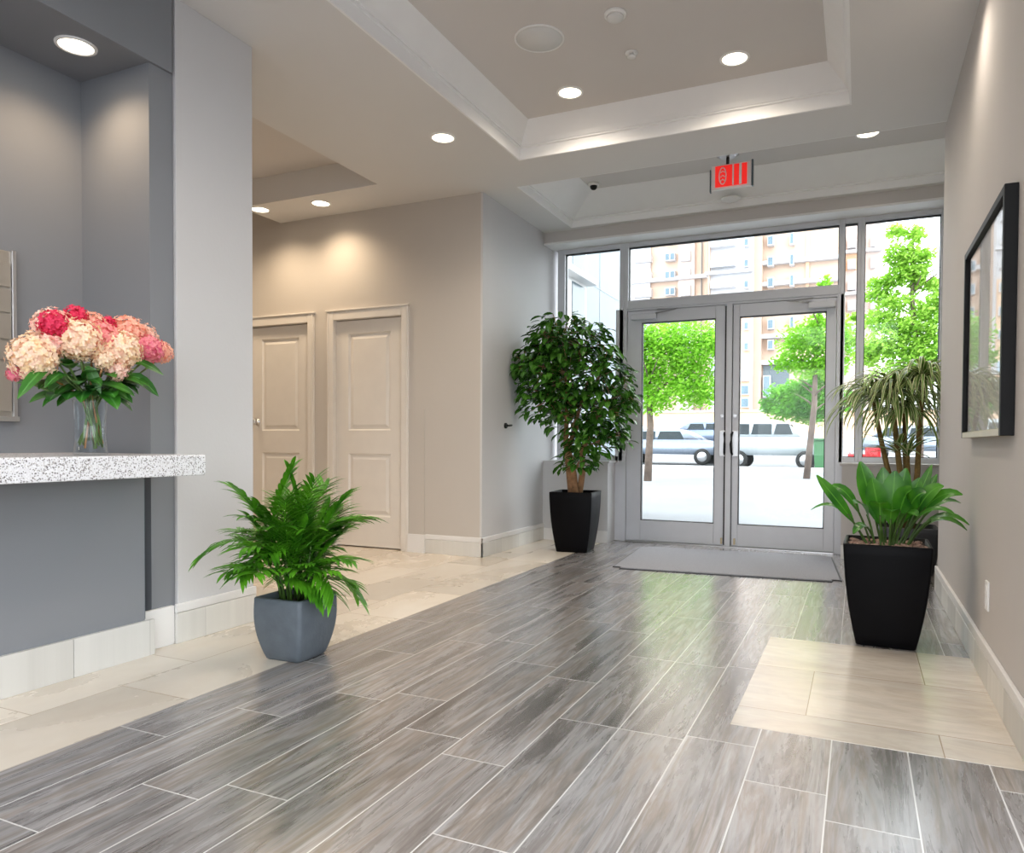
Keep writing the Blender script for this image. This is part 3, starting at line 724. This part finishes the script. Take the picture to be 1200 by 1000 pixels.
for i in range(84):
    p0, p1, a_ = stems[i % 16]; az = i*2.39996+R.uniform(-.25, .25); lvl = (i % 11)/10
    start = p1+(p0-p1)*R.uniform(0, .35+.5*(1-lvl)); L = R.uniform(.20, .30); el = .12+1.3*lvl**.6+R.uniform(-.1, .1)
    rach = arch(start, az, el, L*(1.0+.1*lvl), R.uniform(.5, 1.1)*(1.15-.8*lvl), 12); bm = bmesh.new()
    tube(bm, rach, [.0035*(1-.6*q/12) for q in range(13)], 5, 0)
    for q in range(3, 13):
        d = (rach[q]-rach[q-1]).normalized(); up = Vector((0, 0, 1)); sd = d.cross(up).normalized(); t_ = (q-3)/9
        for sgn in (-1, 1):
            ll = (.15 if lvl < .8 else .13)*(1-.35*abs(t_-.35))*R.uniform(.85, 1.1); dr = (sd*sgn*.78+d*(.55+.55*t_)+up*R.uniform(.0, .25)).normalized()
            pts = []; pp = rach[q].copy()
            for z_ in range(5): pts.append(pp.copy()); pp += dr*ll/4; dr = (dr+Vector((0, 0, -.17))).normalized()
            blade(bm, pts, .0098, Vector((0, 0, 1)), .3, shape=lambda x: math.sin(PI*(x*.9+.1))**.7)
    obj('frond', bm, 'palm_leaf', t)

# ficus
FX, FY = -2.40, 6.33
t = thing('potted_ficus', 'tall leafy tree in a tapered black pot at the left of the entrance', 'plant', (FX, FY, 0))
bm = bmesh.new(); pot(bm, FX, FY, .145, .20, .55, math.radians(6), .012, rr_=.012); obj('pot', bm, 'black_pot', t)
obj('soil', B((FX-.165, FX+.165, FY-.165, FY+.165, .50, .525, .01)), 'soil', t)
trk = [[(0, 0, .5), (-.03, 0, .75), (-.06, .0, 1.0), (-.05, 0, 1.35), (-.08, .02, 1.7)], [(.05, -.02, .5), (.02, 0, .72), (-.04, .02, .95), (.06, .02, 1.3), (.16, 0, 1.6)], [(.06, .03, .5), (.10, .02, .72), (.10, 0, .92), (.2, 0, 1.15), (.32, .0, 1.4)]]
for k_ in trk:
    bm = bmesh.new(); tube(bm, [(FX+a_-.04, FY+b_, c2) for a_, b_, c2 in k_], [.032, .028, .026, .018, .01], 10); obj('trunk', bm, 'bark_light', t)
def vf_pt(u_, v_): return atY(u_-8, v_, FY)
lobes = [(648, 405, 26, 24), (665, 395, 34, 30), (690, 405, 34, 32), (640, 435, 36, 36), (675, 440, 44, 40), (712, 440, 34, 40), (715, 485, 34, 36), (685, 485, 40, 32), (650, 470, 34, 26), (700, 515, 28, 22), (686, 540, 24, 13), (610, 430, 20, 22), (740, 462, 14, 22), (605, 455, 10, 12), (735, 510, 12, 14)]
for li, (u_, v_, ru, rv) in enumerate(lobes):
    c = vf_pt(u_, v_); sc = (c-Vector((0, 0, 1))).dot(f2)/FPX; rx, rz = ru*sc, rv*sc; bm = bmesh.new()
    nl = int(ru*rv*.20*R.uniform(.75, 1.15))
    brc = Vector((FX+.0+(c.x-FX)*.35, FY, c.z-rz*.8))
    tube(bm, [brc, (brc+c)/2+Vector((.01, .0, .02)), c], [.010, .008, .004], 6, 1)
    for q in range(nl):
        while True:
            d = Vector((R.uniform(-1, 1), R.uniform(-1, 1), R.uniform(-1, 1)))
            if .35 < d.length < 1: break
        dy = min(rx, .42)
        p = c+Vector((d.x*rx, d.y*dy, d.z*rz)); p.x = max(p.x, XW+.06); p.y = min(p.y, YS-.09)
        if q % 7 == 0: tube(bm, [c+(p-c)*.25, c+(p-c)*.65+Vector((0, 0, .01)), p], .003, 4, 1)
        az = math.atan2(d.y, d.x)+R.uniform(-.8, .8); pts = arch(p, az, R.uniform(-.5, .3), R.uniform(.095, .135), R.uniform(.4, 1.2), 4)
        if min(z_.x for z_ in pts) < XW+.015 or max(z_.y for z_ in pts) > YS-.02: continue
        blade(bm, pts, R.uniform(.023, .031), Vector((R.uniform(-.4, .4), R.uniform(-.4, .4), 1)), .25)
    obj('leaf_crown', bm, ['ficus_leaf', 'bark_light'], t)

# front right planter: glossy broad leaves
QX, QY = .135, 4.09
t = thing('broadleaf_planter', 'broad-leaved green plant in a tall black planter near the right wall', 'plant', (QX, QY, 0))
bm = bmesh.new(); pot(bm, QX, QY, .134, .197, .508, math.radians(-1), .012, rr_=.012, rim=.015); obj('pot', bm, 'black_pot', t)
obj('soil', B((QX-.186, QX+.186, QY-.186, QY+.186, .465, .49, .01)), 'soil', t)
bm = bmesh.new()
for i in range(150):
    x, y = QX+R.uniform(-.17, .17), QY+R.uniform(-.17, .17); s2 = R.uniform(.008, .018)
    bmesh.ops.create_icosphere(bm, subdivisions=1, radius=s2, matrix=Matrix.Translation((x, y, .49+s2*.4)) @ Matrix.Diagonal((1.3, .9, .6, 1)))
pb = obj('pebbles', bm, 'pebbles', t, smooth=True); pb['kind'] = 'stuff'
spec = [  # tip px, tip py, y shift, halfwidth
 (957, 557, -.05, .035), (950, 598, .05, .022), (1008, 541, -.03, .05), (1035, 548, .05, .05), (1022, 560, -.12, .055), (1049, 552, -.1, .058), (1062, 549, .03, .048), (1078, 560, .04, .045),
 (1098, 556, .10, .030), (1106, 570, -.02, .038), (1128, 580, -.03, .032), (1126, 590, .06, .03), (1142, 616, -.08, .028), (1134, 622, .0, .03), (1001, 590, -.16, .045), (1085, 578, -.14, .05),
 (1068, 575, -.18, .052), (1030, 590, -.2, .045), (1092, 545, .12, .028), (972, 570, .1, .03), (1000, 626, -.12, .03), (1120, 604, -.12, .028), (1045, 600, -.2, .04), (1075, 605, -.19, .04), (1058, 585, -.05, .05), (1015, 575, .1, .045)]
for i, (u_, v_, dy, w) in enumerate(spec):
    tip = atY(u_, v_, QY+dy); tip.x = min(tip.x, XR-.02)
    base = Vector((QX+(tip.x-QX)*.22+R.uniform(-.02, .02), QY+dy*.35, .485)); span = tip-base
    up = Vector((0, 0, 1)); hgt = max(.06, .10+.16*(Vector((span.x, span.y)).length/.45))
    m1 = base+span*.33+up*hgt*.75; m2 = base+span*.68+up*hgt*.62
    if span.z > .32: m1 = base+span*.35+Vector((span.x*-.05, -.02, .02)); m2 = base+span*.7+Vector((0, -.02, .01))
    def bez(t_): return base*(1-t_)**3+m1*3*t_*(1-t_)**2+m2*3*t_*t_*(1-t_)+tip*t_**3
    pts = [bez(q/10) for q in range(11)]; bm = bmesh.new()
    tube(bm, pts[:5], .0055, 6, 1)
    nrm = Vector((span.x*-.6, -1.0, .9)) if span.z > .25 else Vector((0, -.35, 1))
    blade(bm, pts[3:], w*1.0, nrm, .18, shape=lambda x: math.sin(PI*(x*.94+.04))**.75)
    obj('leaf', bm, ['spath_leaf', 'palm_stem'], t)

# dracaena further back in the vestibule
GX, GY = .36, 6.42
t = thing('potted_dracaena', 'striped dracaena with arching leaves behind the black planter', 'plant', (GX, GY, 0))
bm = bmesh.new(); pot(bm, GX, GY, .17, .21, .36, 0, .008, rr_=.03); obj('pot', bm, 'charcoal_pot', t)
obj('soil', B((GX-.17, GX+.17, GY-.17, GY+.17, .31, .335, .01)), 'soil', t)
canes = [((1046, 462), .0, 46), ((1060, 484), .08, 34), ((1082, 448), -.05, 50), ((1024, 472), .10, 34), ((1052, 530), .0, 14), ((1064, 534), -.04, 14)]
for i, ((u_, v_), dy, nl) in enumerate(canes):
    top = atY(u_, v_, GY+dy); b0 = Vector((GX+(top.x-GX)*.25, GY+dy*.6, .32)); bm = bmesh.new()
    tube(bm, [b0, b0*.6+top*.4+Vector((.01, 0, 0)), b0*.3+top*.7, top], [.024, .022, .020, .014], 8); obj('cane', bm, 'cane_bark', t)
    bm = bmesh.new(); low = i >= 4
    for q in range(nl*2 if not low else nl):
        az = q*2.39996; el = R.uniform(.1, 1.35); L = R.uniform(.38, .58) if not low else R.uniform(.28, .42)
        for try_ in range(6):
            pts = arch(top+Vector((0, 0, -.02+.06*R.random())), az, el, L, (1.5+el*.75) if not low else .5+el*.3, 9)
            if max(p.x for p in pts) < .80 and max(p.y for p in pts) < 6.87: break
            L *= .75; az += .5
        else: continue
        blade(bm, pts, R.uniform(.014, .021), Vector((0, 0, 1)), .3, shape=lambda x: min(1, 3*x+.4)*(1-x)**.45 if x < 1 else .02)
    obj('leaf_crown', bm, 'dracaena_leaf', t)

# ------------------------------------------------------------------ outside
def gz(y):
    P_ = [(7.2, -.03), (20, 0), (29, .12), (36, .35), (46, 1.0), (60, 1.5), (130, 2.5)]
    for (a_, za), (b_, zb) in zip(P_, P_[1:]):
        if y <= b_: return za+(zb-za)*max(0, y-a_)/(b_-a_)
    return 2.5
bm = bmesh.new(); prev = None
for y in (7.27, 20, 29, 36, 46, 60, 130):
    row = [bm.verts.new((x, y, gz(y))) for x in (-90, 70)]
    if prev: bm.faces.new((prev[0], prev[1], row[1], row[0]))
    prev = row
g_ = obj('ground_outside', bm, 'pavement'); g_['kind'] = 'structure'
bm = bmesh.new(); 
for (x0, x1, y0, y1) in ((-90, 90, -60, -5.3), (4.3, 90, -5.3, 7.26)): box(bm, x0, x1, y0, y1, -.2, -.05)
g_ = obj('ground_outside_rear', bm, 'pavement'); g_['kind'] = 'structure'
k_ = obj('kerb', B((-60, 40, 25.8, 26.1, gz(26)-.05, gz(26)+.14, .02)), 'kerb'); k_['kind'] = 'structure'

# wing of the building seen through the left window
t = thing('building_wing', 'pale panelled wing of the building outside the left window', 'building', (-3.6, 9.2, 0))
obj('wing_wall', B((-5, -3.3, 7.45, 10.6, -.05, 7)), 'panel_cladding', t)
bm = B((-3.3, -3.296, 9.58, 9.6, 0, 7), (-3.3, -3.296, 7.45, 10.6, 3.12, 3.135), (-3.3, -3.296, 7.45, 10.6, 1.6, 1.615)); obj('panel_joint', bm, 'dark_tint', t)
wf = obj('wing_window', B((-3.3, -3.26, 8.0, 8.95, .9, 4.6)), 'trim_paint', t)
obj('wing_pane', B((-3.27, -3.25, 8.42, 8.86, .95, 3.0), (-3.27, -3.25, 8.42, 8.86, 3.15, 4.5)), 'dark_tint', wf)
obj('wing_awning', B((-3.3, -3.12, 7.6, 9.0, 3.04, 3.12, .02)), 'trim_paint', t)

# apartment buildings
def facade(name, label, Y, x0p, x1p, mat, ztop, wins, bands, depth=14, extra=()):
    a_ = atY(x0p, 400, Y); b_ = atY(x1p, 400, Y); t = thing(name, label, 'building', ((a_.x+b_.x)/2, Y, gz(Y)))
    obj('facade_wall', B((a_.x, b_.x, Y, Y+depth, gz(Y)-1, ztop)), mat, t)
    for (u0, u1, v0, v1, m, off) in extra:
        p = atY(u0, v1, Y); q = atY(u1, v0, Y); obj('wall_panel', B((p.x, q.x, Y-off, Y, p.z, q.z)), m, t)
    for (u0, u1, v0, v1, m, panes) in wins:
        p = atY(u0, v1, Y-.9); q = atY(u1, v0, Y-.9); off = .9
        w = obj('window', B((p.x, q.x, Y-off-.1, Y, p.z, q.z)), 'stucco_white', t)
        bm = bmesh.new(); W = (q.x-p.x)/panes
        for i in range(panes):
            box(bm, p.x+i*W+.1, p.x+(i+1)*W-.1, Y-off-.16, Y-off-.08, p.z+.12, q.z-.12)
        obj('pane', bm, m, w)
    for (v_l, th) in bands:
        p = atY((x0p+x1p)/2, v_l, Y); obj('ledge', B((a_.x-.2, b_.x+.2, Y-.9, Y, p.z, p.z+th)), 'stucco_white', t)
    return t
def grid(cols, rows, m, panes):
    return [(u-w/2, u+w/2, v-hh/2+(u-u0)*sl, v+hh/2+(u-u0)*sl, m, panes) for (u, w, hh, u0, sl) in cols for v in rows]
rowsR = [233, 257.5, 282, 306.5, 331, 355.5, 380, 404]
wr = grid([(903, 7.5, 12, 903, 0), (928, 5.5, 14, 903, -.09), (874.5, 6, 10, 903, -.07)], rowsR, 'far_glass', 1)
wr += [(894, 903, 440, 466, 'far_glass', 1)] + [(868, 878, 433, 447, 'far_glass_pale', 1), (868, 878, 451, 463, 'far_glass', 1), (868, 878, 466, 478, 'far_glass', 1)]
facade('apartment_building', 'beige apartment block with columns of small windows behind the trees', 92, 880, 985, 'stucco_beige', 60, [w for w in wr if w[0] > 880], [(309, .45), (334, .45), (396, .5), (427, .5)],
       extra=[(880, 896, 200, 500, 'stucco_beige', 1.5), (894, 925, 428, 480, 'dark_tint', .2), (943, 950, 200, 420, 'stucco_peach', .3)])
wm = grid([(847, 29, 10.5, 847, -.12)], [262, 285, 308.5, 333, 356, 380, 404, 430], 'far_glass_pale', 3)+[w for w in wr if w[0] < 880]
facade('apartment_building', 'white bay of the apartment block with wide windows above the doors', 88, 829, 880, 'stucco_white', 58, wm, [(322, .35)], depth=1.9, extra=[(829, 834, 200, 500, 'stucco_beige', .6), (862, 880, 350, 500, 'stucco_peach', .6)])
rowsL = [281, 303, 324, 343.5, 364, 384, 404]
wl = grid([(753, 20, 11, 753, -.1)], rowsL, 'far_glass_pale', 2)+grid([(785, 12, 10, 753, -.06)], rowsL, 'far_glass', 2)+grid([(803, 12, 13, 753, -.06)], rowsL, 'far_glass_pale', 1)
facade('apartment_building', 'far apartment block seen left of the white bay', 105, 700, 828, 'stucco_beige', 66, wl, [(332, .5)],
       extra=[(738, 764, 200, 500, 'stucco_white', .5), (794, 816, 200, 500, 'stucco_pale', .5), (821, 823.5, 200, 500, 'dark_tint', .3)])
wp = grid([(998, 10, 12, 998, 0), (1023, 6, 14, 998, -.1)], [285, 309.5, 334, 358, 383, 408], 'far_glass_pale', 1)
facade('apartment_building', 'very pale apartment block behind the narrow window by the doors', 107, 985, 1031, 'stucco_pale', 62, wp, [(297, .4), (346, .4)], extra=[(991, 1006, 296, 318, 'stucco_peach', .1)])
t = thing('boundary_wall', 'low peach boundary wall behind the parked cars', 'wall', (-16, 58, gz(58)))
obj('wall_run', B((-40, 12, 58, 58.4, gz(58)-.4, 3.5)), 'stucco_peach', t); obj('wall_coping', B((-40, 12, 57.9, 58.5, 3.5, 3.65)), 'stucco_white', t)

# trees
def tree(name, label, base, blobs, Y, leafmat_, lsz, dens, trunk_top, tr=.12, cat='tree', depth=.8):
    t = thing(name, label, cat, base)
    if trunk_top is not None:
        bm = bmesh.new(); b_ = Vector(base); tp = Vector(trunk_top)
        tube(bm, [b_-Vector((0, 0, .1)), b_*.6+tp*.4+Vector((.05, 0, 0)), b_*.25+tp*.75-Vector((.04, 0, 0)), tp], [tr, tr*.8, tr*.5, tr*.2], 10)
        for i in range(9):
            p = b_.lerp(tp, R.uniform(.35, .92)); a_ = R.uniform(0, 2*PI); L = R.uniform(.6, 1.3)*tr*9
            tube(bm, arch(p, a_, .7, L, .3, 4), [tr*.3, tr*.25, tr*.2, tr*.12, tr*.06], 6)
        obj('trunk', bm, 'tree_bark', t)
    bm = bmesh.new(); uvl = bm.loops.layers.uv.verify()
    for (u_, v_, ru, rv) in blobs:
        c = atY(u_, v_, Y); sc = (c-Vector((0, 0, 1))).dot(f2)/FPX; rx, rz = ru*sc, rv*sc
        for q in range(int(ru*rv*dens*1.7)):
            d = Vector((R.gauss(0, .5), R.gauss(0, .5), R.gauss(0, .5)))
            if d.length > 1.15: continue
            p = c+Vector((d.x*rx, d.y*rx*depth, d.z*rz)); s2 = lsz*R.uniform(.4, .85)
            n_ = Vector((R.uniform(-1, 1), R.uniform(-1, 1), R.uniform(.1, 1.6))).normalized(); a2 = n_.orthogonal().normalized(); b2 = n_.cross(a2)
            f_ = bm.faces.new([bm.verts.new(p+a2*s2*x+b2*s2*y) for x, y in ((-1, 0), (-.3, -.5), (.6, -.45), (1, 0), (.5, .5), (-.4, .5))])
            for lp, q2 in zip(f_.loops, ((0, .5), (.3, 0), (.8, 0), (1, .5), (.8, 1), (.3, 1))): lp[uvl].uv = (q2[0]*.2+.1, q2[1])
    obj('foliage', bm, leafmat_, t)
Yt = 19
b_ = atY(759, 535, Yt); tree('broadleaf_tree', 'bright green round tree behind the left glass door', (b_.x, Yt, gz(Yt)),
    [(762, 400, 26, 26), (795, 395, 34, 26), (780, 425, 34, 30), (815, 425, 26, 30), (755, 445, 24, 26), (800, 455, 34, 24), (765, 470, 26, 16), (828, 460, 22, 20), (835, 400, 20, 24), (740, 415, 20, 28)], Yt, 'tree_leaf', .085, 1.05, atY(762, 400, Yt), .11)
Yt = 22
b_ = atY(945, 540, Yt); tree('broadleaf_tree', 'light green tree behind the right glass door', (b_.x, Yt, gz(Yt)),
    [(958, 380, 16, 16), (935, 400, 24, 22), (960, 405, 22, 26), (925, 425, 22, 12), (965, 350, 12, 18), (950, 430, 24, 14), (985, 400, 22, 30), (975, 430, 18, 16), (967, 335, 8, 12)], Yt, 'tree_leaf', .09, 1.15, atY(963, 345, Yt), .10)
Yt = 26.5
b_ = atY(930, 530, Yt); tree('hedge', 'dense green shrub mass above the white car', (b_.x, Yt+4, gz(Yt+4)),
    [(915, 462, 18, 12), (945, 455, 26, 14), (925, 482, 26, 12), (955, 485, 22, 14), (900, 475, 10, 10), (975, 470, 20, 24), (940, 472, 26, 14), (965, 440, 20, 10)], Yt+4, 'hedge_leaf', .11, 2.2, None, cat='shrub')
Yt = 14.5
b_ = atY(1078, 560, Yt); tree('slender_tree', 'tall layered light green tree outside the right window', (b_.x, Yt, gz(Yt)),
    [(1050, 272, 13, 10), (1072, 276, 12, 14), (1052, 300, 16, 16), (1070, 310, 20, 20), (1086, 300, 10, 10), (1060, 325, 22, 12), (1078, 330, 12, 14), (1035, 332, 18, 8), (1030, 345, 20, 8), (1095, 335, 10, 12), (1050, 355, 24, 12), (1085, 365, 18, 16), (1100, 352, 12, 14),
     (1030, 375, 22, 14), (1060, 385, 28, 18), (1095, 390, 20, 22), (1040, 405, 34, 18), (1080, 415, 34, 20), (1020, 415, 18, 16), (1060, 440, 40, 18), (1100, 430, 20, 20), (1000, 400, 6, 6), (1000, 372, 6, 5)], Yt, 'tree_leaf_yellow', .062, 1.25, atY(1070, 268, Yt), .07)

# cars
def car(label, cx, cy, mat, L=4.5, H=1.42, van=False, flip=1, nm='parked_car'):
    z = gz(cy); t = thing(nm, label, 'car', (cx, cy, z), 'cars parked across the forecourt'); W = 1.78
    lo = [(-.5, .30), (-.5, .55), (-.47, .66), (-.30, .70), (.30, .70), (.44, .62), (.5, .52), (.5, .28)] if not van else [(-.5, .28), (-.5, .60), (-.47, .66), (.28, .66), (.46, .58), (.5, .45), (.5, .28)]
    hi = [(-.40, .69), (-.26, .97), (-.12, 1.0), (.08, 1.0), (.16, .95), (.31, .69)] if not van else [(-.47, .65), (-.44, .97), (-.38, 1.0), (.06, 1.0), (.12, .96), (.30, .65)]
    def extr(bm, prof, w0, w1, z0):
        zs_ = [p[1] for p in prof]; A, Q = [], []
        for (x, zz_) in prof:
            k2 = (zz_-min(zs_))/(max(zs_)-min(zs_)); w = w0+(w1-w0)*k2
            A.append(bm.verts.new((cx+flip*x*L, cy-w/2, z+zz_*H))); Q.append(bm.verts.new((cx+flip*x*L, cy+w/2, z+zz_*H)))
        n_ = len(prof)
        for i in range(n_): bm.faces.new((A[i], A[(i+1) % n_], Q[(i+1) % n_], Q[i]))
        bm.faces.new(A); bm.faces.new(Q)
    bm = bmesh.new(); extr(bm, lo, W, W*.97, 0)
    bmesh.ops.recalc_face_normals(bm, faces=bm.faces); bmesh.ops.bevel(bm, geom=list(bm.edges), offset=.05, segments=3, affect='EDGES'); obj('car_body', bm, mat, t, smooth=True)
    bm = bmesh.new(); extr(bm, hi, W*.93, W*.78, 0); bmesh.ops.recalc_face_normals(bm, faces=bm.faces); bmesh.ops.bevel(bm, geom=list(bm.edges), offset=.03, segments=2, affect='EDGES'); cb = obj('cabin', bm, mat, t, smooth=True)
    # side windows
    bm = bmesh.new(); hz0, hz1 = .71*H, .93*H
    for (xa, xb) in (((-.30, -.10), (-.08, .12)) if not van else ((-.42, -.22), (-.20, .0), (.02, .16))):
        for sgn in (-1, 1):
            q = [(xa, hz0), (xb+.04 if xb > .1 else xb, hz0), (xb, hz1), (xa+.02, hz1)]; k0 = .93-.15*(.04/.31); k1 = .93-.15*(.24/.31)
            vs = [bm.verts.new((cx+flip*x*L, cy+sgn*(W*(k0 if zz_ == hz0 else k1)/2+.012), z+zz_)) for x, zz_ in q]; bm.faces.new(vs)
    bmesh.ops.solidify(bm, geom=bm.faces, thickness=.01); obj('car_window', bm, 'car_glass', cb)
    for wx in (-.32, .32):
        for sgn in (-1, 1):
            bm = bmesh.new(); lathe(bm, [(.2, cy+sgn*W*.39), (.32, cy+sgn*W*.39), (.33, cy+sgn*W*.42), (.33, cy+sgn*W*.5), (.31, cy+sgn*W*.515), (.2, cy+sgn*W*.515), (.001, cy+sgn*W*.50)], (cx+flip*wx*L, 0, z+.33), 24, 'Y')
            wh = obj('wheel', bm, 'tyre', t); bm = bmesh.new(); lathe(bm, [(.20, cy+sgn*W*.51), (.19, cy+sgn*W*.522), (.001, cy+sgn*W*.525)], (cx+flip*wx*L, 0, z+.33), 18, 'Y'); obj('hubcap', bm, 'steel', wh)
    bm = bmesh.new()
    for sgn in (-1, 1):
        xa = cx-flip*.5*L; box(bm, xa-.02, xa+.12*flip if flip > 0 else xa+.02, cy+sgn*W*.42-.12, cy+sgn*W*.42+.14, z+.5*H, z+.62*H)
    obj('tail_lamp', bm, 'tail_lamp', t)
p = atY(786, 525, 30); car('silver sedan parked across the forecourt behind the left glass door', p.x, 30, 'car_silver', 4.6, 1.45)
p = atY(908, 525, 28.5); car('white van-shaped car parked behind the right glass door', p.x, 28.2, 'car_white', 3.6, 1.75, True)
p = atY(738, 505, 42); car('white car in the far row left of the blue one', p.x, 42, 'car_white', 4.4, 1.42)
p = atY(822, 500, 42); car('grey-blue car in the far row behind the left glass door', p.x, 42, 'car_blue', 4.0, 1.5, flip=-1)
p = atY(1012, 533, 12); z = gz(12)
t = thing('patio_chair', 'red metal chair outside the narrow window by the striped plant', 'chair', (p.x, 12, z))
bm = bmesh.new(); box(bm, p.x-.2, p.x+.2, 11.8, 12.2, z+.44, z+.47, .01); obj('seat', bm, 'car_red', t)
bm = bmesh.new(); box(bm, p.x+.02, p.x+.24, 12.17, 12.2, z+.62, z+.98, .01); box(bm, p.x-.22, p.x+.02, 12.17, 12.2, z+.80, z+.88, .01); obj('backrest', bm, 'car_red', t)
for sx in (-.19, .19):
    for sy in (11.82, 12.18): bm = bmesh.new(); tube(bm, [(p.x+sx, sy, z+.004), (p.x+sx, sy, z+(.45 if sy < 12 else .9))], .012, 6); obj('leg', bm, 'car_red', t)
p = atY(1075, 505, 35); car('pale silver car seen behind the striped dracaena', p.x, 35, 'car_silver', 4.5, 1.5)
p = atY(900, 505, 38); car('white car in the far row behind the right glass door', p.x, 40, 'car_white', 4.5, 1.5)
p = atY(964, 520, 26.6)
t = thing('wheeled_bin', 'dark green wheeled bin beside the white car outside', 'bin', (p.x, 26.6, gz(26.6)))
z = gz(26.6); bm = bmesh.new(); vs = box(bm, p.x-.28, p.x+.28, 26.3, 26.9, z+.06, z+1.05, .03)
for q in bm.verts:
    k3 = .8+.2*((q.co.z-z)/1.05); q.co.x = p.x+(q.co.x-p.x)*k3
obj('bin_body', bm, 'green_bin', t); obj('bin_lid', B((p.x-.31, p.x+.31, 26.25, 26.95, z+1.05, z+1.12, .02)), 'green_bin', t)
bm = bmesh.new()
for sx in (-.3, .3): lathe(bm, [(.1, p.x+sx-.03), (.1, p.x+sx+.03)], (0, 26.85, z+.1), 16, 'X')
obj('wheel', bm, 'tyre', t)

# ------------------------------------------------------------------ sky and lights
w = bpy.data.worlds.new('sky'); bpy.context.scene.world = w; w.use_nodes = True
bg = w.node_tree.nodes['Background']; bg.inputs[0].default_value = (.90, .95, 1, 1); bg.inputs[1].default_value = 3.4

# ------------------------------------------------------------------ render look
sc = bpy.context.scene
sc.view_settings.view_transform = 'Standard'; sc.view_settings.look = 'None'; sc.view_settings.gamma = 1; sc.view_settings.use_curve_mapping = False
sc.view_settings.exposure = 0.66
sc.cycles.use_denoising = True
sc.cycles.max_bounces = 10; sc.cycles.diffuse_bounces = 6; sc.cycles.transparent_max_bounces = 16
sc.cycles.sample_clamp_indirect = 6; sc.cycles.caustics_reflective = False
